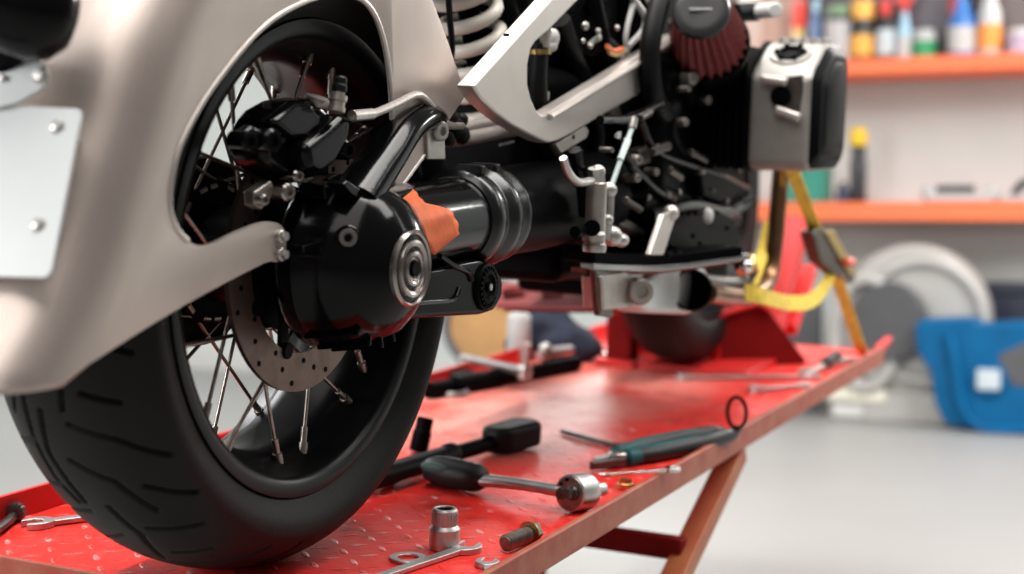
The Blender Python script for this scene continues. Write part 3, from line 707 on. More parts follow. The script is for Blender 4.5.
for (x0, y0, x1, y1, Y) in ((640, 90, 660, 140, -.14), (700, 150, 745, 205, -.17), (640, 185, 690, 235, -.13), (560, 195, 620, 260, -.08), (720, 90, 750, 130, -.17), (690, 100, 725, 140, -.15)):
    a, b_ = A(x0, y0, Y), A(x1, y1, Y); MB().prism([a, V((b_.x, Y, a.z)), b_, V((a.x, Y, b_.z))], (0, .06, 0)).build('engine_casing', m_blks, EN, bevel=.012, seg=3)
for pts, r in (([(640, 120), (655, 150), (690, 165), (720, 175), (748, 190)], .006), ([(620, 135), (628, 160), (650, 185), (672, 200)], .007), ([(690, 95), (712, 112), (730, 130), (742, 160)], .006), ([(575, 150), (582, 185), (585, 215)], .008), ([(650, 215), (690, 205), (730, 212), (752, 200)], .009), ([(600, 120), (630, 118), (660, 104)], .006)):
    MB().tube([A(x, y, -.185) for x, y in pts], r, 10).build('engine_hose', m_blk, EN)
for pts, Y_ in ((((646, 196), (664, 186), (682, 190), (690, 206), (680, 224), (656, 226), (645, 214)), -.178), (((700, 170), (722, 160), (742, 168), (746, 192), (728, 204), (704, 196)), -.19), (((604, 168), (622, 158), (634, 170), (628, 192), (608, 196)), -.15)):
    cv = MB().prism([A(x, y, Y_) for x, y in pts], (0, .03, 0)).build('side_cover', m_blks, EN, bevel=.006, seg=3)
    for x, y in pts[::2]: MB().ball(A(x*.86+.14*sum(p[0] for p in pts)/len(pts), y*.86+.14*sum(p[1] for p in pts)/len(pts), Y_-.002), .0042, (1, .7, 1), 10).build('cover_screw', m_silv, EN)
for x, y, x1, y1, r in ((652, 152, 668, 146, .006), (690, 152, 706, 160, .005), (668, 170, 680, 178, .006), (716, 128, 730, 120, .006), (625, 200, 640, 210, .005), (640, 118, 650, 112, .005)):
    MB().cyl(A(x, y, -.192), A(x1, y1, -.192), r, seg=14, ch=.001).build('pipe_stub', m_dsteel, EN)
# cylinder + fins + valve cover on the right-hand side
cy = MB()
for i in range(7): cy.box((1.0, -.175-.011*i, .485), (.20-.004*i, .005, .18))
cy.cyl((1.0, -.14, .485), (1.0, -.25, .485), .07)
cyo = cy.build('cylinder', m_blks, bike, bevel=.001)
hx = [(.925, .405), (.925, .53), (.94, .545), (1.0, .578), (1.02, .585), (1.10, .585), (1.12, .565), (1.12, .42), (1.10, .395), (.94, .395)]
def prof_y(mb, y0, y1, sc0=1., sc1=1.):
    c = V((1.02, 0, .49))
    a = [mb.bm.verts.new(((x-c.x)*sc0+c.x, y0, (z-c.z)*sc0+c.z)) for x, z in hx]; b_ = [mb.bm.verts.new(((x-c.x)*sc1+c.x, y1, (z-c.z)*sc1+c.z)) for x, z in hx]
    mb.skin([a, b_])
vm = MB(); prof_y(vm, -.243, -.336)
vc = vm.build('valve_cover', m_head, cyo, bevel=.008, seg=3)
vm = MB(); prof_y(vm, -.334, -.347, .985, .80); prof_y(vm, -.346, -.351, .74, .6)
vm.build('valve_cover_end', m_blks, cyo, bevel=.006, seg=3)
vm = MB(); prof_y(vm, -.236, -.246, 1.03, 1.03); vm.build('head_gasket_edge', m_blks, cyo, bevel=.002)
sn = V((-.5, 0, .87)).normalized()
oc = V((.975, -.290, .5625))
MB().lathe([(.030, -.006), (.031, .002), (.029, .005), (.024, .0055)], oc, sn, 36).build('oil_cap_ring', m_head, cyo)
oc_ = MB().lathe([(.0215, .003), (.0215, .008), (.014, .010), (.013, .006), (.001, .006)], oc, sn, 20)
for i in range(6):
    a = 2*PI*i/6; oc_.ball(oc+sn*.008+V((0, .0205*math.cos(a), 0))+sn.cross(V((0, 1, 0)))*(.0205*math.sin(a)), .0045, seg=10)
oc_.build('oil_cap', m_blks, cyo)
# plug recess with two bright ribs
MB().prism([V((.9235, y, z)) for y, z in ((-.285, .53), (-.322, .535), (-.324, .515), (-.320, .475), (-.295, .47), (-.285, .48))], (.01, 0, 0)).build('plug_recess', m_dsteel, cyo, bevel=.002)
MB().cyl((.918, -.292, .503), (.94, -.292, .503), .015, seg=20).build('plug_cover', m_blks, cyo)
MB().beam((.918, -.262, .528), (.918, -.302, .523), .012, .012).build('cover_rib', m_alu2, cyo, bevel=.004, seg=3)
MB().beam((.918, -.285, .484), (.918, -.323, .472), .012, .013).build('cover_rib', m_alu2, cyo, bevel=.004, seg=3)
nf = MB()
for i in range(5): nf.box((1.04, -.262-.016*i, .5885), (.05, .005, .010))
nf.build('top_fin', m_head, cyo, bevel=.001)
MB().prism([A(x, y, -.235) for x, y in ((736, 50), (748, 48), (748, 64), (738, 66))], (0, .01, 0)).build('manifold_clip', m_pgrey, cyo, bevel=.002)

# ---- pod air filter
f0, f1 = A(709, 44, -.20), A(701, 10, -.20)
f1 = f1 + (CAM-f1).normalized()*.075
fa = (f1-f0).normalized(); fu, fv_, _ = basis(fa); FL = (f1-f0).length
fm = MB(); nP = 24
def star(t, r, ry):
    return [fm.bm.verts.new(f0+fa*(FL*t)+fu*(r*(1 if k % 2 else .84)*math.cos(PI*k/nP))+fv_*(ry*(1 if k % 2 else .84)*math.sin(PI*k/nP))) for k in range(2*nP)]
fm.skin([star(0, .056, .056), star(.05, .057, .057), star(.75, .044, .047), star(.93, .040, .043)])
af = fm.build('air_filter', m_filt, bike, ang=15)
MB().skin([]) if False else None
ecm = MB(); ecm.lathe([(.039, FL*.90), (.0395, FL*.95), (.037, FL*.985), (.031, FL*1.0), (.024, FL*1.004), (.012, FL*1.0), (.001, FL*.998)], f0, fa, 40)
ecm.build('filter_end_cap', mat('smoky_black_rubber', (.02, .02, .021), .3, spec=.25), af)
bm_ = f0+fa*(FL*1.003)
MB().beam(bm_-RT*.016, bm_+RT*.016, .004, .006, up=fa).build('cap_badge_bar', plain('grey_badge', (.25, .25, .25), .3), af, bevel=.001)
MB().lathe([(.058, -.012), (.059, -.006), (.059, .003), (.056, .006)], f0, fa, 40).build('filter_collar', m_blks, af)
MB().lathe([(.05, -.08), (.05, -.03), (.053, -.02), (.053, -.008)], f0, fa, 32).build('throttle_body', m_blks, bike)
# handlebar end seen past the filter
h0, h1 = A(756, 12, -.24), A(773, 10, -.28)
MB().cyl(A(735, 13, -.22), h0, .0135, seg=18).build('handlebar_grip', m_rub, bike)
MB().cyl(h0, h0.lerp(h1, 1.15), .011, seg=18, ch=.002).build('bar_end_weight', m_white, bike)
MB().box(A(733, 5, -.16), (.02, .02, .10)).build('fork_cap_tube', m_alu2, bike, bevel=.004)

# ---- footrest group
YB = -.205
MB().cyl(A(597, 182, YB), A(594, 252, YB), .0125, seg=20, ch=.002).build('brake_cylinder', m_silv, bike)
BC = bpy.data.objects['brake_cylinder']
MB().cyl(A(596, 168, YB), A(597, 184, YB), .010, .011, 8).build('reservoir_nut', m_steel, BC)
MB().lathe([(.0135, 0), (.0145, .003), (.0145, .009), (.012, .012)], A(594, 252, YB), A(595, 235, YB)-A(594, 252, YB), 20).build('cylinder_collar', m_steel, BC)
MB().lathe([(.014, 0), (.0145, .008), (.012, .012)], A(593.5, 241, YB), (0, 0, 1), 20).build('cylinder_collar', m_steel, BC)
x_ = MB(); x_.cyl(A(592, 228, YB-.012), A(592, 228, YB+.02), .010, seg=16); x_.cyl(A(575, 232, YB), A(592, 228, YB), .007, seg=12)
x_.build('cylinder_port', m_blks, BC)
MB().tube([A(x, y, YB) for x, y in ((563, 158), (568, 172), (578, 182), (592, 181))], .0048, 10).build('fluid_line', m_steel, BC)
MB().ball(A(598, 172, YB), .009).build('line_union', m_steel, BC)
MB().tube([A(x, y, YB) for x, y in ((609, 192), (608, 215), (604, 240))], .007, 10).build('lever_link', m_steel, BC)
for x, y, r, sc in ((609, 190, .010, (1, 1, 1)), (612, 236, .013, (1, 1, 1)), (621, 240, .010, (1.3, 1, .9)), (607, 220, .008, (1, 1, 1))):
    MB().ball(A(x, y, YB), r, sc).build('link_joint', m_steel, BC)
MB().cyl(A(610, 190, YB), A(632, 128, YB), .0032, seg=10).build('shift_rod', plain('pale_green_rod', (.50, .60, .58), .3), bike)
MB().cyl(A(620, 160, YB), A(628, 140, YB), .0046, seg=6).build('rod_sleeve', plain('pale_green_rod_sleeve', (.55, .65, .63), .3), bike)
MB().cyl(A(632, 128, YB), A(634, 118, YB), .0055, seg=12).build('rod_end', m_steel, bike)
# peg plate
def slab(px_top, Ya, Yb, th): pass
pA, pB, pC = A(587, 266, -.16), A(660, 267, -.20), A(744, 256, -.27)
MB().ribbon([pA, pB, pC], .0075, (0, 0, 1), .02, n=10).build('footrest_edge', m_chrome, bike, ang=30, bevel=.001)
MB().ribbon([pA+V((0, .012, -.006)), pB+V((0, .012, -.006)), pC+V((0, .012, -.006))], .006, (0, 0, 1), .022, n=10).build('footrest_underside', plain('brown_lacquered_metal', (.22, .04, .025), .25), bike, ang=30)
MB().ribbon([pA+V((0.02, .02, .010)), pB+V((0, .02, .010)), pC+V((-.03, .01, .010))], .014, (0, 0, 1), .05, n=10).build('footrest_plate', m_blks, bike, bevel=.002)
# rubber-padded peg behind
pg = MB().prism([A(x, y, -.20) for x, y in ((664, 250), (672, 222), (690, 212), (722, 208), (736, 216), (742, 246), (735, 252), (690, 254))], (0, .05, 0)).build('footpeg', m_blks, bike, bevel=.01, seg=3)
x_ = MB()
for i in range(7):
    q = A(668+10*i, 254-.9*i, -.215); x_.ball(q, .006, (1.2, 1, .8), 12)
for i in range(6):
    q = A(682+7*i, 214-.4*i, -.215); x_.ball(q, .004, (1, 1, .8), 10)
for x, y in ((693, 236), (727, 228), (700, 244)): x_.ball(A(x, y, -.212), .004, seg=10)
x_.build('peg_rubber_stud', m_blks, pg)
x_ = MB(); x_.ball(A(708, 216, -.222), .008, (.8, 1, 1.5), 14); x_.build('peg_reflector', m_pgrey, pg)
x_ = MB(); x_.prism([A(x, y, -.225) for x, y in ((650, 255), (664, 214), (671, 212), (676, 218), (664, 255)) ], (0, .008, 0)); x_.ball(A(671, 213, -.222), .011, seg=14)
x_.build('pedal_arm', m_alu2, bike, bevel=.002)
# bracket and muffler below
MB().prism([A(x, y, -.18) for x, y in ((602, 276), (640, 268), (655, 285), (634, 308), (604, 311))], (0, .03, 0)).build('peg_hanger', m_silv, bike, bevel=.004)
MB().prism([A(x, y, -.175) for x, y in ((596, 270), (614, 270), (614, 318), (600, 316))], (0, .01, 0)).build('hanger_plate', m_dsteel, bike, bevel=.003)
MB().lathe([(.017, .03), (.018, 0), (.016, -.004), (.009, -.0045), (.008, .0), (.001, .0)], A(641, 292, -.195), (.75, .65, 0), 24).build('hanger_bolt', m_silv, bike, ang=30)
mf = MB().prism([A(x, y, -.19) for x, y in ((634, 306), (648, 280), (658, 270), (682, 266), (708, 268), (713, 300), (708, 308), (690, 315), (650, 314))], (0, .05, 0)).build('muffler', m_white, bike, bevel=.010, seg=4)
mf['label'] = 'pale silver muffler body'
ec = A(690, 290, -.20); ed = (CAM-ec).normalized(); ed = (ed+V((0.0, -.25, 0))).normalized()
MB().lathe([(.029, -.06), (.0305, .012), (.029, .016), (.0265, .014), (.0255, -.03), (.001, -.035)], ec, ed, 40).build('exhaust_outlet', m_blks, bike)
MB().tube([A(700, 282, -.18), A(720, 284, -.18), A(742, 282, -.19), A(752, 268, -.2)], .013, 16).build('exhaust_pipe', m_dsteel, bike)
MB().tube([A(x, y, -.20) for x, y in ((708, 293), (730, 296), (750, 296), (768, 280), (775, 240), (778, 205), (782, 160))], .0145, 16).build('exhaust_header', m_bronze, bike)
MB().lathe([(.017, 0), (.018, .004), (.018, .016), (.016, .02)], A(747, 270, -.23), (.3, .3, .6), 20).build('pipe_clamp', m_brass, bike)
x_ = MB(); x_.ball(A(746, 266, -.25), .010, (1, 1, 1.1), 16); x_.build('clamp_nut', m_chrome, bike)
MB().box((1.04, -.02, .225), (.34, .24, .06)).build('oil_sump', m_blks, bike, bevel=.015, seg=3)
MB().box((.70, -.03, .275), (.26, .14, .06)).build('transmission_sump', m_blks, bike, bevel=.015, seg=3)
# front wheel standing in the clamp
tpf = [(-.045, .215), (-.056, .225), (-.060, .245), (-.057, .268), (-.045, .287), (-.025, .297), (0, .30)]
tpf = tpf + [(-a, b_) for a, b_ in reversed(tpf[:-1])]
FWC = V((1.50, .03, .314))
fwm = MB().lathe([(.218, -.05), (.222, -.055), (.21, -.055), (.205, -.03), (.195, 0), (.205, .03), (.21, .055), (.222, .055), (.218, .05), (.2, 0)], (0, 0, 0), (0, 1, 0), 72, cap=False)
fwm.lathe([(.02, -.06), (.05, -.05), (.05, .05), (.02, .06)], (0, 0, 0), (0, 1, 0), 24)
for i in range(10):
    a = 2*PI*i/10; fwm.cyl((.04*math.cos(a), 0, .04*math.sin(a)), (.2*math.cos(a), 0, .2*math.sin(a)), .006, seg=8)
fwo = fwm.build('front_wheel', m_rim, bike); fwo.location = FWC
tyre(fwo, tpf, .30, 160, 40, None)

# =================================================================== STRAP
stp = thing('ratchet_strap', 'yellow ratchet tie-down strap with dirty buckle, hooked near platform front corner', 'strap', G(850, 362, .0))
sl = stp.location.copy()
def S(x, y, Y): return A(x, y, Y)-sl
YT = -.235
MB().ribbon([S(788, 160, YT), S(800, 190, YT), S(816, 232, YT)], .022, RT, .0025).build('upper_webbing', m_yel, stp)
MB().ribbon([S(836, 276, YT), S(846, 305, YT), S(858, 342, YT), S(862, 352, YT)], .022, RT, .0025).build('lower_webbing', m_yel, stp)
MB().ribbon([S(745, 292, YT), S(765, 297, YT-.02), S(790, 303, YT-.02), S(812, 300, YT-.01), S(826, 284, YT), S(832, 268, YT)], .026, (.1, .3, 1), .0025).build('loose_webbing', m_yel, stp)
MB().ribbon([S(752, 285, YT+.04), S(762, 255, YT+.05), S(770, 222, YT+.05)], .02, RT, .0025).build('hanging_webbing', m_yel, stp)
bkm = MB(); bkm.prism([S(x, y, YT-.01) for x, y in ((813, 232), (822, 227), (834, 234), (846, 262), (857, 280), (852, 284), (838, 276), (822, 262))], (0, .025, 0))
bkm.build('buckle', m_buck, stp, bevel=.004)
MB().prism([S(x, y, YT-.015) for x, y in ((826, 232), (834, 230), (848, 256), (858, 276), (850, 274))], (0, .006, 0)).build('buckle_handle', plain('worn_yellow_steel', (.28, .19, .04), .5), stp, bevel=.002)
x_ = MB(); x_.cyl(S(845, 262, YT-.018), S(852, 262, YT-.018), .008, seg=14); x_.build('buckle_button', plain('red_button', (.6, .06, .03)), stp)
MB().tube([S(862, 350, YT), S(866, 362, YT), S(858, 370, YT+.01), S(848, 366, YT+.02)], .005, 10).build('hook', m_buck, stp)

# =================================================================== TOOLS ON THE PLATFORM
def span(xa, ya, xb, yb, z=0.):
    a, b_ = G(xa, ya, z), G(xb, yb, z); d = b_-a
    return a, math.atan2(d.y, d.x), d.length
def spanner_open(mb, x, hr, slot, ang, th, flip=1):
    # open jaw: nearly closed arc with a slot
    pts = []; half = math.asin(slot/2/hr)
    n = 20
    for i in range(n+1):
        a = half+(2*PI-2*half)*i/n; pts.append(V((hr*math.cos(a)*1.08, hr*.92*math.sin(a), 0)))
    pts += [V((-hr*.05, -slot/2, 0)), V((-hr*.25, -slot*.25, 0)), V((-hr*.25, slot*.25, 0)), V((-hr*.05, slot/2, 0))]
    rot = Matrix.Rotation(ang if flip > 0 else PI+ang, 3, 'Z')
    mb.prism([rot @ p + V((x, 0, 0)) for p in pts], (0, 0, th)); return mb
def ring_end(mb, x, R, r, th, n=36):
    mb.lathe([(r, 0), (R, 0), (R, th), (r, th), (r, 0)], (x, 0, 0), (0, 0, 1), n, cap=False); return mb
def handle(mb, x0, x1, w0, w1, th, z=0):
    mb.prism([V((x0, -w0/2, z)), V((x1, -w1/2, z)), V((x1, w1/2, z)), V((x0, w0/2, z))], (0, 0, th)); return mb

# socket
sk = thing('socket', 'short steel two-diameter socket standing upright near platform rear, beside washer', 'socket', G(444, 549, 0))
SCK = .0165
MB().lathe([(SCK-.0015, 0), (SCK, .0015), (SCK, .0225), (SCK-.0012, .0245), (SCK-.0028, .0265), (SCK-.0028, .0425), (SCK-.0042, .0448), (.0098, .0448), (.0088, .0435)], (0, 0, 0), (0, 0, 1), 48, cap=False).build('body', m_tool, sk, ang=30)
MB().lathe([(.0098, .0446), (.0086, .0435), (.0086, .026), (.001, .026)], (0, 0, 0), (0, 0, 1), 12, cap=False).build('bore', m_dsteel, sk, ang=20)
x_ = MB()
for i in range(24):
    a = 2*PI*i/24; x_.box(((SCK-.0026)*math.cos(a), (SCK-.0026)*math.sin(a), .0345), (.0012, .0012, .012), (V((math.cos(a), math.sin(a), 0)), V((-math.sin(a), math.cos(a), 0)), V((0, 0, 1))))
x_.build('knurling', m_tool, sk)
# washer
o = MB().lathe([(.0115, .0002), (.019, .0002), (.0195, .001), (.0195, .003), (.019, .0036), (.0115, .0036), (.011, .003), (.011, .001), (.0115, .0002)], (0, 0, 0), (0, 0, 1), 48, cap=False).build('washer', m_tool, loc=G(408, 560, 0))
tag(o, 'flat steel washer lying on red platform left of the upright socket', 'washer')
# combination spanner in front
a, rz, L = span(466, 551, 390, 577)
x_ = MB(); spanner_open(x_, .0, .0185, .017, .25, .007, flip=-1); handle(x_, .012, .16, .014, .011, .0055, .0008)
ring_end(x_, .168, .015, .009, .009)
rzz = rz
o = x_.build('spanner', m_tool, bevel=.0012, loc=a, rz=rz); tag(o, 'chrome combination spanner lying before the upright socket, open jaw beside bolt', 'spanner', 'open spanners on the lift')
# spanner whose jaw pokes in at the bottom edge
a, rz, L = span(487, 566, 492, 590)
x_ = MB(); spanner_open(x_, .0, .0135, .011, -.3, .006, flip=-1); handle(x_, .008, .08, .010, .009, .0045, .0006)
ring_end(x_, .086, .012, .007, .007)
o = x_.build('spanner', m_tool, bevel=.001, loc=a, rz=rz); tag(o, 'small spanner against right rail, only its jaw reaching in at platform rear', 'spanner', 'open spanners on the lift')
# bolt
a, rz, L = span(505, 553, 538, 541)
bo = thing('hex_bolt', 'thick dark threaded hex bolt lying beside right rail near the upright socket', 'bolt', a+V((0, 0, .0105)), rz)
pr = [(.0065, 0)]
nt_ = 12
for i in range(nt_):
    h = .001+i*.040/nt_; pr += [(.0066, h), (.0094, h+.0014), (.0094, h+.0018), (.0066, h+.0031)]
pr += [(.0085, .042), (.0085, .046)]
MB().lathe(pr, (0, 0, 0), (1, 0, .02), 28).build('shank', m_bolt, bo, ang=20)
MB().lathe([(.0120, .046), (.0125, .0465), (.0125, .055), (.011, .0565)], (0, 0, .001), (1, 0, .02), 6).build('head', m_bolt, bo, bevel=.0008)
MB().lathe([(.0135, .0445), (.0135, .0465), (.0088, .0465), (.0088, .0445), (.0135, .0445)], (0, 0, .001), (1, 0, .02), 32, cap=False).build('flange', m_brass, bo)

# ratchet: lying on its edge, drive head facing the camera's left
hc_ = G(573, 512, .0)
a0 = G(448, 488, 0.)
d = a0-hc_; rz = math.atan2(d.y, d.x); RL = d.length
rt = thing('ratchet', 'steel ratchet wrench with grey-green grip and round drive head lying by right rail', 'ratchet', hc_, rz)
# local X runs from head to grip; head axis is local Y
HR = .0225; hz = HR+.001
toc = (CAM-hc_); toc.z = 0; toc = Matrix.Rotation(-rz, 3, 'Z') @ toc.normalized()
hax = V((max(-.6, min(.6, toc.x*.15/abs(toc.y)))+.17, math.copysign(1, toc.y), .10)).normalized()
hu_, hv2, _ = basis(hax); hc3 = V((0, 0, hz))
MB().lathe([(HR*.55, -.034), (HR*.8, -.031), (HR*.97, -.024), (HR, -.016), (HR, .004), (HR*.96, .0075), (HR*.9, .008)], hc3, hax, 48).build('head', m_tool, rt, ang=28)
MB().lathe([(HR*.9, .0075), (HR*.86, .0092), (HR*.5, .0093)], hc3, hax, 40).build('face_plate', m_bolt, rt, ang=28)
x_ = MB(); x_.lathe([(.0085, .0085), (.0085, .0125), (.007, .0145), (.001, .0146)], hc3+V((-.006, 0, .001)), hax, 24)
x_.box(hc3+V((-.006, 0, .001))+hax*.018, (.0105, .0105, .014), (hu_, hv2, hax)); x_.lathe([(.007, .008), (.007, .0125), (.001, .013)], hc3+V((.0105, 0, -.002)), hax, 16)
x_.build('square_drive', m_dsteel, rt, bevel=.0008)
for dx, dz in ((.004, .0155), (-.004, -.0165), (.0125, .009)): MB().cyl(hc3+V((dx, 0, dz))+hax*.007, hc3+V((dx, 0, dz))+hax*.0098, .002, seg=12).build('face_screw', m_blks, rt)
x_ = MB(); x_.lathe([(.012, -.032), (.012, -.036), (.0085, -.037), (.0085, -.058), (.0075, -.06)], hc3, hax, 24)
x_.build('drive_stub', m_tool, rt)
xs = RL-.052
MB().tube([(.014, 0, hz), (.03, 0, hz-.001), (xs*.6, 0, hz-.002), (xs, 0, .018)], lambda t: .0118-.002*math.sin(t*PI), 20, flat=.7).build('shaft', m_tool, rt)
MB().lathe([(.009, 0), (.0115, .003), (.017, .012), (.0185, .028), (.019, .045), (.0195, .062), (.018, .078), (.014, .089), (.006, .095), (.001, .096)], (xs-.006, 0, .0198), (1, 0, .0), 36).build('grip', m_grip, rt)
x_ = MB(); x_.ball((xs+.062, math.copysign(.0150, toc.y), .0265), .010, (2.2, .55, .75), 24); x_.build('grip_inlay', m_tealg, rt)

# pliers
a, rz, L = span(574, 470, 727, 440)
pj, rzj, Lj = span(592, 471, 727, 441)
pls = thing('pliers', 'pliers with teal and black handles and dark jaws lying beside right rail', 'pliers', G(618, 466, 0), span(600, 470, 727, 441)[1])
Lh = (G(727, 441, 0)-G(618, 466, 0)).length; Ln = (G(618, 466, 0)-G(594, 472, 0)).length
x_ = MB(); x_.prism([V((.012, -.014, .004)), V((-.006, -.016, .004)), V((-Ln-.008, -.006, .004)), V((-Ln-.01, -.001, .004)), V((-.004, .0, .004)), V((.012, .002, .004))], (0, 0, .011))
x_.build('jaw', m_dsteel, pls, bevel=.002)
x_ = MB(); x_.prism([V((.012, .014, .005)), V((-.006, .016, .005)), V((-Ln*.75, .012, .005)), V((-Ln*.8, .006, .005)), V((-.004, .002, .005)), V((.012, -.002, .005))], (0, 0, .011))
x_.build('jaw', m_steel, pls, bevel=.002)
MB().lathe([(.013, .002), (.0135, .004), (.0135, .018), (.012, .0195), (.004, .02)], (.0, 0, 0), (0, 0, 1), 28).build('pivot', m_steel, pls)
for sg, mm in ((1, m_grip), (-1, m_grip)):
    pts = [(.010, sg*.008, .011), (Lh*.22, sg*.017, .012), (Lh*.55, sg*.020, .0125), (Lh*.85, sg*.015, .0125), (Lh, sg*.010, .012)]
    hd = MB().tube(pts, lambda t: .0105+.002*math.sin(min(1, t*1.1)*PI) if t < .93 else .0085, 18).build('handle', mm, pls)
    MB().tube([(p[0]*.86+.012, p[1]*.98, p[2]+.0062) for p in pts[:4]], lambda t: .0078-.003*abs(t-.4), 12).build('handle_inlay', m_teal, hd)
    MB().cyl(V(pts[0])-V((.006, 0, 0)), V(pts[0])+V((.018, sg*.004, 0)), .0135, .0125, 18, ch=.002).build('handle_collar', m_teal, hd)
# hex key
a, rz, L = span(562, 434, 612, 448)
x_ = MB(); x_.tube([(0, 0, .0045), (L*.5, 0, .0045), (L, 0, .0045)], .0036, 6, n=2); x_.tube([(L-.001, 0, .0045), (L+.004, .003, .0045), (L+.006, .012, .0045), (L+.006, .03, .0045)], .0036, 6)
o = x_.build('hex_key', m_dsteel, loc=a, rz=rz, ang=40); tag(o, 'thin dark hex key lying on red platform left of the teal pliers', 'hex key')
# slim flare spanner with brass nut under it
a, rz, L = span(600, 488, 672, 482)
fs_ = MB(); L2 = L
x_ = MB(); handle(x_, 0, L-.008, .006, .006, .004, .008); spanner_open(x_, L, .0105, .008, .3, .006, flip=1)
for v in x_.bm.verts: v.co.z += .0 if v.co.z > .0075 else .0075
o = x_.build('spanner', m_chrome, bevel=.0008, loc=a+V((0, 0, .0065)), rz=rz); tag(o, 'slim bright spanner resting across brass nut and right rail', 'spanner', 'open spanners on the lift')
bn = thing('brass_nut', 'small brass pipe nut under the slim spanner near the teal pliers', 'nut', G(625, 489, 0)+V((0, 0, .0)), .3)
x_ = MB(); x_.lathe([(.0105, 0), (.0115, .001), (.0115, .0075), (.0105, .0085)], (0, 0, 0), (0, 0, 1), 6); x_.build('hex', m_brass, bn, bevel=.0006)
x_ = MB(); x_.lathe([(.008, .008), (.0085, .010), (.0085, .0125), (.0062, .0128), (.0055, .010), (.001, .009)], (0, 0, 0), (0, 0, 1), 24); x_.build('collar', m_brass, bn)
# black ring pull standing at the rail
rg = thing('wire_ring', 'thin black wire ring standing on right rail past the pliers', 'ring', G(741, 434, .012)+V((0, .006, 0)))
rr = MB(); rr.torus((-.006, 0, .032), (-.85, -.50, .25), .0140, .0028, 40, 10, ry=.0225)
rr.build('loop', m_blks, rg)
MB().prism([(-.012, -.004, 0), (.014, -.004, 0), (.008, -.004, .010), (-.005, -.004, .013)], (0, .009, 0)).build('foot', m_buck, rg, bevel=.001)
MB().cyl((-.03, .004, .001), (-.012, .002, .004), .004, seg=12).build('pin', m_steel, rg)

# black bar with thick grip
a, rz, L = span(372, 492, 531, 445)
bb_ = thing('breaker_bar', 'long matt black bar with thick flat rounded grip, between rear tyre and pliers', 'bar', a, rz)
MB().tube([(-.02, 0, .018), (L*.3, 0, .018), (L*.45, 0, .019)], lambda t: .0185 if t < .2 else .0165, 24, flat=.8).build('sleeve', m_rub, bb_)
MB().tube([(L*.43, 0, .019), (L*.6, 0, .019), (L*.76, 0, .02)], .0105, 20).build('bar', m_blks, bb_)
x_ = MB(); x_.lathe([(.014, 0), (.0155, .003), (.0155, .014), (.013, .018)], (L*.43, 0, .019), (1, 0, 0), 24); x_.build('collar', m_rub, bb_)
gp = []
x_ = MB()
x_.prism([V((L*.71, -.012, .004)), V((L*.75, -.024, .004)), V((L*.96, -.027, .004)), V((L, -.014, .004)), V((L, .014, .004)), V((L*.96, .027, .004)), V((L*.75, .024, .004)), V((L*.71, .012, .004))], (0, 0, .036))
x_.build('grip', m_rub, bb_, bevel=.016, seg=5)
# dark stub standing behind the bar
o = MB().lathe([(.012, 0), (.013, .002), (.013, .028), (.0115, .03), (.0115, .046), (.0095, .048), (.001, .048)], (0, 0, 0), (.25, -.1, 1), 28).build('socket', m_blks, loc=G(418, 453, 0)+V((0, 0, .002))); tag(o, 'tall black socket standing between rear tyre and the matt black bar', 'socket')
o = MB().lathe([(.009, 0), (.0135, .0), (.014, .002), (.014, .007), (.0125, .009), (.008, .009), (.009, 0)], (0, 0, 0), (0, 0, 1), 32, cap=False).build('lock_ring', m_steel, loc=G(384, 483, 0)); tag(o, 'small steel ring lying at right side of rear tyre by black bar', 'ring')
# far group by the raised lip: long black T-bar, silver rods, ring
a, rz, L = span(428, 399, 576, 371)
tb_ = MB(); tb_.tube([(0, 0, .014), (L*.5, 0, .014), (L, 0, .014)], .0135, 18, n=3)
tb_.tube([(L*.15, 0, .014), (L*.2, 0, .014), (L*.45, 0, .014)], .0165, 18, n=3)
o = tb_.build('pry_bar', m_blks, loc=a, rz=rz); tag(o, 'long black pry bar lying along the left lip behind the wheel', 'bar')
a, rz, L = span(462, 377, 524, 391)
x_ = MB(); x_.tube([(0, 0, .034), (L*.5, 0, .034), (L, 0, .034)], .0085, 16, n=3); x_.lathe([(.010, 0), (.013, .003), (.013, .02), (.010, .024)], (L, 0, .02), (0, 0, 1), 20); x_.lathe([(.0065, 0), (.0065, .06)], (L, 0, .022), (.1, 0, 1), 12)
o = x_.build('wheel_brace', m_tool, loc=a, rz=rz); tag(o, 'silver L-shaped brace lying across the long black pry bar', 'brace')
x_ = MB(); x_.lathe([(.026, 0), (.029, .002), (.029, .006), (.027, .009), (.02, .009), (.018, .005), (.001, .004)], (0, 0, 0), (0, 0, 1), 36)
tr = x_.build('lid', m_tool, loc=G(452, 395, 0)+V((0, 0, .0))); tag(tr, 'round silver lid on left side of platform beside long pry bar', 'lid')
x_ = MB(); x_.lathe([(.027, 0), (.030, .003), (.030, .018), (.026, .022), (.001, .022)], (0, 0, 0), (0, 0, 1), 36)
o = x_.build('puck', m_rub, loc=G(455, 386, 0)+V((.03, .01, 0))); tag(o, 'flat black rubber puck behind the round silver lid', 'puck')
a, rz, L = span(538, 374, 570, 368)
x_ = MB(); x_.tube([(0, 0, .034), (L*.5, 0, .036), (L, 0, .034)], .009, 14, n=3); x_.ball((L*.2, 0, .044), .012); x_.build('ratchet_handle', m_tool, loc=a, rz=rz)
o = bpy.data.objects['ratchet_handle']; o.name = 'extension_bar'; tag(o, 'short silver extension bar on far end of long black pry bar', 'bar')
o = MB().lathe([(.009, 0), (.012, .001), (.012, .013), (.010, .016), (.004, .0165)], (0, 0, 0), (0, 0, 1), 6).build('cap_nut', m_chrome, loc=G(607, 361, 0), bevel=.001); tag(o, 'bright cap nut alone on the platform left of front tyre', 'nut')
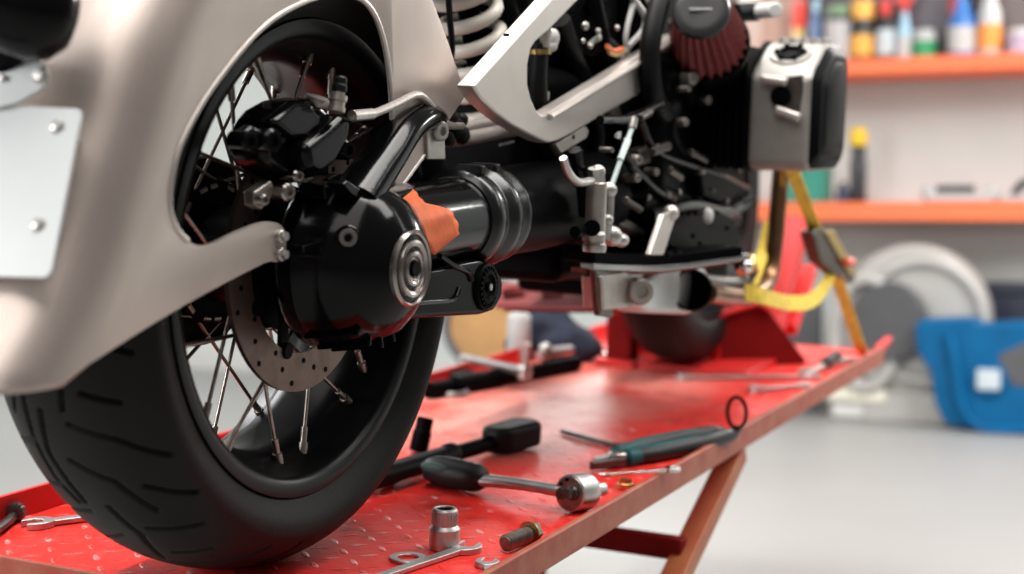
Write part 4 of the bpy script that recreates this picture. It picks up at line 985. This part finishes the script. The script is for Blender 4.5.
# navy cloth bundle with pale spray can behind
cb_ = MB()
for (x, y, r, sc) in ((535, 345, .06, (1.2, 1, .72)), (565, 345, .065, (1.3, 1, .72)), (553, 328, .055, (1.1, 1, .8)), (580, 348, .05, (1.2, 1, .7)), (522, 348, .045, (1.2, 1, .7)), (540, 322, .04, (1, 1, .9))):
    p = AX(x, y, 1.47); p.z = max(p.z, r*.75*sc[2]-.004); cb_.ball(p, r*.84, sc, 20)
o = cb_.build('cloth_bundle', m_navy); tag(o, 'crumpled navy cloth bundle at platform front behind the long pry bar', 'cloth')
rm = o.modifiers.new('r', 'REMESH'); rm.mode = 'VOXEL'; rm.voxel_size = .008; rm.use_smooth_shade = True
sm = o.modifiers.new('sm', 'SMOOTH'); sm.factor = .6; sm.iterations = 6
tx = bpy.data.textures.new('folds', 'CLOUDS'); tx.noise_scale = .05
dm_ = o.modifiers.new('d', 'DISPLACE'); dm_.texture = tx; dm_.strength = .02
wc = G(518, 362, 0)
cn_ = thing('spray_can', 'pale white can standing left of navy cloth bundle at platform front', 'can', wc+V((0, 0.0, 0)))
MB().lathe([(.021, 0), (.0225, .003), (.0225, .085), (.019, .092), (.012, .096)], (0, 0, 0), (0, 0, 1), 28).build('body', plain('off_white_can', (.42, .42, .41)), cn_)
MB().lathe([(.012, .095), (.013, .098), (.013, .118), (.010, .122), (.001, .122)], (0, 0, 0), (0, 0, 1), 24).build('cap', m_pgrey, cn_)

# spanners at the far right
def far_spanner(xa, ya, xb, yb, lab, w=.012, z=0.):
    a, rz, L = span(xa, ya, xb, yb)
    x_ = MB(); handle(x_, .012, L-.012, w, w*1.15, .006, .002); spanner_open(x_, L, .018, .015, .25, .009); ring_end(x_, 0, .016, .009, .010)
    o = x_.build('spanner', m_tool, bevel=.001, loc=a+V((0, 0, z)), rz=rz); tag(o, lab, 'spanner', 'open spanners on the lift'); return o
far_spanner(684, 380, 812, 379, 'long chrome spanner lying before the front wheel clamp', .013)
far_spanner(757, 392, 806, 388, 'shorter chrome spanner on right rail side, nearer than the long chrome one', .012)
far_spanner(806, 376, 848, 362, 'stubby chrome spanner beside black screwdriver at platform front corner', .014, .002)
a, rz, L = span(826, 372, 868, 353)
sd = thing('screwdriver', 'black-handled screwdriver at right front corner of the platform', 'screwdriver', a+V((0, .01, .012)), rz)
MB().lathe([(.009, 0), (.0115, .006), (.0105, .03), (.012, .06), (.012, .085), (.008, .095), (.001, .096)], (.02, 0, 0), (1, 0, .06), 24).build('handle', m_grip, sd)
MB().cyl((-.06, 0, -.004), (.021, 0, 0), .0035, seg=12).build('blade', m_tool, sd)
# left rear corner
a, rz, L = span(38, 527, 110, 518)
x_ = MB(); spanner_open(x_, 0, .0175, .0155, .1, .008, flip=-1); handle(x_, .012, .15, .014, .012, .006, .001); ring_end(x_, .158, .015, .009, .010)
o = x_.build('spanner', m_tool, bevel=.0015, loc=a, rz=rz); tag(o, 'chrome spanner half hidden behind the rear tyre at left lip', 'spanner', 'open spanners on the lift')
a, rz, L = span(-12, 543, 20, 518)
x_ = MB(); x_.tube([(0, 0, .007), (L*.5, 0, .007), (L*.8, 0, .007)], .0055, 14, n=2)
sc_ = x_.build('thumb_screw', m_dsteel, loc=a, rz=rz); tag(sc_, 'small dark screw with knurled head at left rear corner of platform', 'screw')
x_ = MB(); x_.lathe([(.008, 0), (.0105, .001), (.0105, .011), (.009, .013)], (L*.8, 0, .0105), (1, 0, 0), 20)
for i in range(14):
    t = 2*PI*i/14; x_.box((L*.8+.006, .0105*math.cos(t), .0105+.0105*math.sin(t)), (.010, .0016, .0016))
x_.build('knurled_head', m_dsteel, sc_)

# =================================================================== BACKGROUND
SX = WX-.38
def shelf(name, pxl, label, yt, yb):
    pt, pb = B(900, yt, SX), B(900, yb, SX)
    r_ = thing(name, label, 'shelf', (WX, 0, pb.z), room=True, group=None)
    y0, y1 = B(1130, yt, SX).y-.5, B(640, yt, SX).y
    h = pt.z-pb.z
    MB().box((-.19, (y0+y1)/2, h/2), (.38, y1-y0, h)).build('board', m_org, r_, bevel=.006)
    for yy in (y0+.08, y1-.1):
        MB().prism([(-.02, yy, 0), (-.30, yy, 0), (-.02, yy, -.16)], (0, .02, 0)).build('bracket', m_dgrey, r_)
    return pt.z
zu = shelf('wall_shelf', None, 'upper orange wall shelf full of bottles and cans', 57, 73)
zl = shelf('wall_shelf', None, 'lower orange wall shelf with green box and white parts', 202, 221)
BX = SX+.10
def bw(px): return px*(BX-CAMR.x)/FPX/ .97
def spot(px, z): 
    p = B(px, 60 if z == zu else 200, BX); return V((p.x, p.y, z))
def bottle(px, w, h, label, m, capm=None, lab=None, kind='bottle', shape='bottle', grp='bottles and cans on the upper shelf', z=None, capr=.45, caph=.2, dx=0):
    z = zu if z is None else z
    r = bw(w)/2; H = bw(h); p = spot(px, z); p.x += dx
    r_ = thing(kind, label, kind.replace('_', ' '), p, room=True, group=grp)
    hb_ = H*(1-caph)
    if shape == 'bottle': pf = [(r*.9, 0), (r, H*.03), (r, hb_*.72), (r*.85, hb_*.82), (r*capr, hb_*.95), (r*capr, hb_)]
    elif shape == 'spray': pf = [(r*.9, 0), (r, H*.03), (r, hb_*.55), (r*.55, hb_*.8), (r*.38, hb_), (r*.38, hb_*1.02)]
    else: pf = [(r*.95, 0), (r, H*.02), (r, hb_*.96), (r*.95, hb_)]
    MB().lathe(pf, (0, 0, 0), (0, 0, 1), 28).build('body', m, r_)
    if capm:
        if shape == 'spray':
            x_ = MB(); x_.cyl((0, 0, hb_), (0, 0, hb_+H*caph*.5), r*.42); x_.box((-.01, 0, hb_+H*caph*.7), (r*.9, r*2.0, H*caph*.6)); x_.build('trigger', capm, r_, bevel=.004)
        else: MB().lathe([(r*capr*1.1, hb_), (r*capr*1.15, hb_+.003), (r*capr*1.05, H*.985), (r*capr*.8, H)], (0, 0, 0), (0, 0, 1), 24).build('cap', capm, r_)
    if lab:
        z0, z1, lm = lab
        MB().lathe([(r*1.012, H*z0), (r*1.012, H*z1)], (0, 0, 0), (0, 0, 1), 28, cap=False).build('label_wrap', lm, r_)
    return r_
P_ = plain
c_red, c_yel, c_grn, c_wht = P_('red_plastic', (.75, .06, .04)), P_('amber_plastic', (.85, .42, .06)), P_('green_plastic', (.02, .28, .10)), P_('white_plastic', (.50, .495, .48))
c_dk, c_blue, c_lb = P_('near_black_plastic', (.02, .02, .022)), P_('blue_plastic', (.03, .17, .5)), P_('pale_blue_plastic', (.35, .55, .68))
c_pal, c_gry, c_pur = P_('pale_label_paper', (.50, .56, .58)), P_('grey_label_paper', (.45, .43, .43)), P_('violet_grey_card', (.09, .075, .09))
bottle(796, 14, 62, 'slim yellow bottle with red cap behind the valve cover', P_('pale_yellow', (.65, .5, .2)), c_red, None, capr=.9, caph=.42, dx=.05)
bottle(815, 12, 62, 'slim dark blue bottle left of the grey-labelled jar', P_('steel_blue', (.10, .17, .32)), c_lb, None, capr=.5)
bottle(838, 25, 54, 'grey-labelled black jar with green lid on the upper shelf', c_dk, P_('dull_green_cap', (.18, .3, .16)), (.02, .72, c_gry), shape='can', caph=.17, capr=.75)
bottle(862, 22, 58, 'black bottle with amber label and amber cap', c_dk, c_yel, (.08, .42, c_yel), capr=.85, caph=.32)
bottle(885, 19, 57, 'dark bottle with red cap and pale label', c_dk, c_red, (.08, .5, c_pal), capr=.5, caph=.26)
bottle(904, 15, 62, 'slim pale blue bottle with red trigger', c_lb, c_red, (.05, .35, c_wht), shape='spray', caph=.28)
bottle(924, 22, 27, 'low green can with white lid', c_grn, c_wht, (.60, .72, c_wht), shape='can', caph=.28, capr=.8, kind='can')
bottle(962, 26, 66, 'broad blue bottle with big white label', c_blue, c_wht, (.06, .42, c_wht), shape='spray', caph=.16)
bottle(952, 11, 60, 'narrow dark bottle with red cap behind the broad blue bottle', c_dk, c_red, None, caph=.3, capr=.9, dx=.07)
bottle(989, 21, 60, 'white bottle with orange label', c_wht, c_wht, (.10, .48, P_('orange_label', (.85, .30, .05))), caph=.12, capr=.6)
bottle(1018, 22, 24, 'low lilac tub at the end of the upper shelf', P_('lilac_plastic', (.38, .32, .42)), c_wht, None, shape='can', caph=.25, capr=.8, kind='tub')
# dark storage boxes standing at the back of the upper shelf
for px, w_, h_, mm, lab in ((775, 44, 80, P_('tan_card', (.42, .31, .25)), 'tan cardboard box at the back of upper shelf behind the air filter'), (850, 84, 84, P_('dark_card', (.06, .05, .055)), 'dark box behind the amber-labelled bottle'), (932, 60, 80, c_pur, 'violet-grey box behind the low green can'), (1008, 66, 82, P_('brown_card', (.13, .105, .10)), 'brown-grey box behind the white bottle')):
    p = spot(px, zu); p.x = WX-.10
    wd, hh = bw(w_), bw(h_)
    r_ = thing('storage_box', lab, 'box', p, room=True, group='boxes at the back of the upper shelf')
    MB().box((0, 0, hh*.42), (.16, wd, hh*.84)).build('carton', mm, r_, bevel=.004)
    MB().box((0, 0, hh*.92), (.165, wd*1.02, hh*.16)).build('lid', mm, r_, bevel=.004)
# lower shelf
p = spot(806, zl)
gb = thing('parts_box', 'small green plastic box on the lower shelf beside valve cover', 'box', p, room=True)
MB().box((0, 0, bw(15)), (.16, bw(44), bw(30))).build('tray', P_('green_tray', (.01, .22, .15)), gb, bevel=.006)
MB().box((0, 0, bw(32)), (.165, bw(46), bw(5))).build('lid', P_('green_lid', (.015, .27, .19)), gb, bevel=.004)
bottle(858, 16, 72, 'tall dark bottle with yellow cap standing on the lower shelf', P_('charcoal_bottle', (.03, .03, .035)), P_('yellow_cap', (.85, .55, .03)), None, z=zl, grp='bottles on the lower shelf', capr=.95, caph=.24)
bottle(843, 14, 20, 'small navy bottle left of the tall yellow-capped one', P_('navy_bottle', (.02, .03, .07)), c_dk, None, z=zl, grp='bottles on the lower shelf')
p = spot(962, zl)
pt = thing('brake_part', 'white and black machine part lying on the lower shelf', 'part', p, room=True)
MB().box((0, 0, bw(4)), (.12, bw(62), bw(8))).build('base', c_wht, pt, bevel=.01)
for s_ in (-1, 1): MB().ball((-.02, s_*bw(29), bw(8)), bw(8), (1, 1, 1)).build('end_knob', c_wht, pt)
MB().box((0, bw(6), bw(12)), (.08, bw(34), bw(7))).build('black_bar', c_dk, pt, bevel=.006)
p = spot(1024, zl)
pt = thing('brake_part', 'dark lever part on a white base at right end of lower shelf', 'part', p, room=True)
MB().box((0, 0, bw(3)), (.12, bw(40), bw(6))).build('base', c_wht, pt, bevel=.008)
MB().tube([(0, bw(10), bw(5)), (0, bw(2), bw(16)), (0, -bw(10), bw(20)), (0, -bw(22), bw(22))], bw(4), 14).build('lever', c_dk, pt)

# things on the floor before the back wall
FX = BZ(912, 421).x
def onfloor(px, X=FX):
    p = B(px, 420, X); return V((p.x, p.y, 0))
def pxm(X): return (X-CAMR.x)/FPX/.965
k_ = pxm(FX)
pd = onfloor(912)
dr = thing('hose_drum', 'light grey round machine drum with dark grey disc, on floor under lower shelf', 'drum', pd, room=True)
zc = B(915, 320, FX).z; Rr = 72*k_
dr.location.x += .03
MB().lathe([(Rr*.75, -.12), (Rr*.95, -.1), (Rr, -.04), (Rr, .06), (Rr*.93, .09), (Rr*.5, .09)], (0, 0, max(zc, Rr+.01)), (-1, 0, 0), 56).build('housing', m_gdrum, dr)
dd = B(888, 322, FX-.12)-pd
MB().lathe([(36*k_, -.02), (38*k_, 0), (38*k_, .02), (36*k_, .03), (5*k_, .032)], (dd.x, dd.y, dd.z), (-1, .15, 0), 40).build('front_disc', m_dgrey, dr)
MB().torus((-.10, -12*k_, zc), (-1, 0, 0), 56*k_, 5*k_, 48, 12).build('rim_ring', m_gdrum, dr)
MB().torus((-.12, 40*k_, zc-.05), (-1, 0, 0), 30*k_, 6*k_, 40, 12, ry=52*k_).build('side_ring', m_gdrum, dr)
MB().box((0.0, 0, .06), (.22, Rr*1.2, .12)).build('stand', m_gdrum, dr, bevel=.01)
# dark panel left of it
pq = onfloor(800, FX+.1)
t_ = thing('panel_board', 'dark grey board standing on far floor behind the red clamp post', 'board', pq, room=True)
hh = B(800, 298, FX+.1).z
MB().box((0, 0, hh/2), (.04, 42*k_, hh)).build('face', m_dgrey, t_, bevel=.004)
MB().box((0, 30*k_, hh/2-.02), (.04, 18*k_, hh-.04)).build('grey_edge', m_pgrey, t_, bevel=.004)
# white box under the lift corner
pz = BZ(862, 417, 0.); X2 = pz.x; k2 = pxm(X2); zt = B(862, 385, X2).z
wb_ = thing('floor_tray', 'cream white tray standing on floor beyond the lift corner', 'tray', (pz.x, pz.y, 0), room=True)
MB().box((0, 0, zt*.3), (.22, 50*k2, zt*.6)).build('tub', m_pgrey, wb_, bevel=.02)
MB().box((0, 0, zt*.78), (.26, 58*k2, zt*.44)).build('rim', P_('cream_plastic', (.74, .70, .58)), wb_, bevel=.015)
# blue tool case
X3 = BZ(990, 431).x+.08; k3 = pxm(X3)
pc_ = onfloor(990, X3)
bc = thing('tool_case', 'blue plastic tool case with round pale badge, on floor under the lower shelf', 'case', pc_, room=True)
def BL(x, y, X=X3): 
    v = B(x, y, X)-pc_; return V((0, v.y, max(v.z, .01)))
outl = [BL(x, y) for x, y in ((920, 325), (925, 318), (975, 316), (985, 322), (1060, 318), (1075, 330), (1075, 425), (1065, 432), (965, 430), (950, 420), (940, 400), (936, 370), (922, 348))]
MB().prism([v+V((.03, 0, 0)) for v in outl], (-.15, 0, 0)).build('shell', m_bluec, bc, bevel=.03, seg=4)
hl = [BL(x, y)+V((-.125, 0, 0)) for x, y in ((1003, 352), (1030, 340), (1075, 336), (1075, 384), (1020, 384), (1004, 370))]
MB().prism(hl, (.04, 0, 0)).build('handle_gap', m_dgrey, bc, bevel=.006)
bl = BL(994, 376)+V((-.13, 0, 0))
MB().lathe([(17*k3, -.02), (17*k3, .0), (15*k3, .008), (.001, .008)], bl, (-1, 0, 0), 36).build('badge_ring', m_bluec, bc)
MB().box(bl+V((-.012, 0, 0)), (.012, 21*k3, 19*k3)).build('badge', c_pal, bc, bevel=.008)
MB().tube([BL(955, 330)+V((-.135, 0, 0)), BL(962, 360)+V((-.14, 0, 0)), BL(968, 400)+V((-.14, 0, 0)), BL(990, 424)+V((-.135, 0, 0)), BL(1060, 424)+V((-.135, 0, 0))], .02, 14).build('moulded_rib', m_bluec, bc)
# navy bin behind it
p = onfloor(1020, FX+.27); kk = pxm(FX+.27); hh = B(1015, 283, FX+.27).z
nb = thing('storage_bin', 'navy storage bin behind the blue tool case', 'bin', p, room=True)
MB().box((0, 0, hh*.46), (.2, 96*kk, hh*.92)).build('tub', m_nvbox, nb, bevel=.01)
MB().box((0, 0, hh*.96), (.22, 102*kk, hh*.08)).build('lid', m_nvbox, nb, bevel=.01)
# tan wooden spool far left behind the lift
X4 = WX-1.9; p = B(490, 372, X4); p.z = 0; k4 = pxm(X4)*1.05
zc = B(488, 325, X4).z; 
ws = thing('cable_spool', 'tan wooden disc with dark rim standing on floor beyond the lift, left of navy cloth', 'spool', p, room=True)
Rw = max(48*k4, .05)
MB().lathe([(Rw*.1, -.05), (Rw*.86, -.05), (Rw*.88, 0), (Rw*.1, .004)], (0, 0, zc), (-1, -.3, 0), 48).build('disc', m_tan, ws)
MB().torus((0.0, 0, zc), (-1, -.3, 0), Rw*.95, Rw*.09, 56, 12).build('rim', m_dgrey, ws)
MB().box((.05, 0, (zc-Rw)/2+.01), (.2, Rw*1.1, zc-Rw+.06)).build('cradle', m_dgrey, ws, bevel=.01)

# =================================================================== LIFT FRAME -> ROOM FRAME
bpy.context.view_layer.update()
rs_ = set(o.name for o in ROOM)
for o in list(SC.objects):
    if o.parent is None and o.name not in rs_:
        o.matrix_world = M @ o.matrix_basis
# =================================================================== CAMERA, LIGHT
cd = bpy.data.cameras.new('camera'); co = bpy.data.objects.new('camera', cd); COL.objects.link(co)
cd.sensor_width = 36; cd.sensor_fit = 'HORIZONTAL'; cd.lens = FPX/1024*36; cd.clip_start = .02
co.matrix_world = M @ (Matrix.Translation(CAM) @ Matrix((RT, UP, -FW)).transposed().to_4x4())
cd.dof.use_dof = True; cd.dof.focus_distance = 1.66; cd.dof.aperture_fstop = 3.2
SC.camera = co
wd = bpy.data.worlds.new('world'); SC.world = wd; wd.use_nodes = True
bg = wd.node_tree.nodes['Background']; bg.inputs[0].default_value = (1.0, .97, .94, 1); bg.inputs[1].default_value = .13
def area(name, loc, tgt, sx, sy, power, col=(1, .97, .93)):
    l = bpy.data.lights.new(name, 'AREA'); l.shape = 'RECTANGLE'; l.size = sx; l.size_y = sy; l.energy = power; l.color = col
    o = bpy.data.objects.new(name, l); COL.objects.link(o); o.location = loc
    o.rotation_euler = (V(tgt)-V(loc)).to_track_quat('-Z', 'Y').to_euler(); return o
area('ceiling_or_fill_light', (-.7, -.1, 2.9), (-.5, 0, .5), 2.0, 2.8, 66)
area('ceiling_or_fill_light', (.9, -.75, 2.9), (.75, -.2, 0), .7, 2.2, 58)
area('ceiling_or_fill_light', (2.4, -2.4, 3.0), (WX, -1.1, .7), 1.0, 2.6, 170, (1, 1, 1))
area('highlight_strip', (1.1, .35, 2.75), (1.1, .2, 0), 3.2, .12, 46)  # narrow strip added for highlights on the glossy black parts
area('ceiling_or_fill_light', (2.6, 4.6, 3.0), (2.4, 4.4, 0), 1.0, 2.6, 110, (1, 1, 1))  # added fill to brighten the left floor, not a real ceiling lamp
area('far_highlight_strip', (5.2, -1.2, 2.5), (0, 0, .6), 1.7, .16, 60)  # unseen strip added to put a highlight on the black swingarm tube
area('rear_fill_light', (-3.2, 2.2, 1.8), (0, 0, .7), 1.6, 1.6, 115, (.97, .98, 1))  # soft fill added from behind left to brighten the fender
area('glare_light', (WX-.12, 1.35, 1.9), (1., 0.1, .5), 1.2, .8, 26, (1, .985, .96))  # unseen light added for pale glare on the platform; no window there
SC.view_settings.view_transform = 'Standard'; SC.view_settings.look = 'None'; SC.view_settings.gamma = 1
SC.view_settings.use_curve_mapping = False; SC.view_settings.exposure = 0.27
SC.cycles.use_denoising = True
SC.cycles.max_bounces = 6
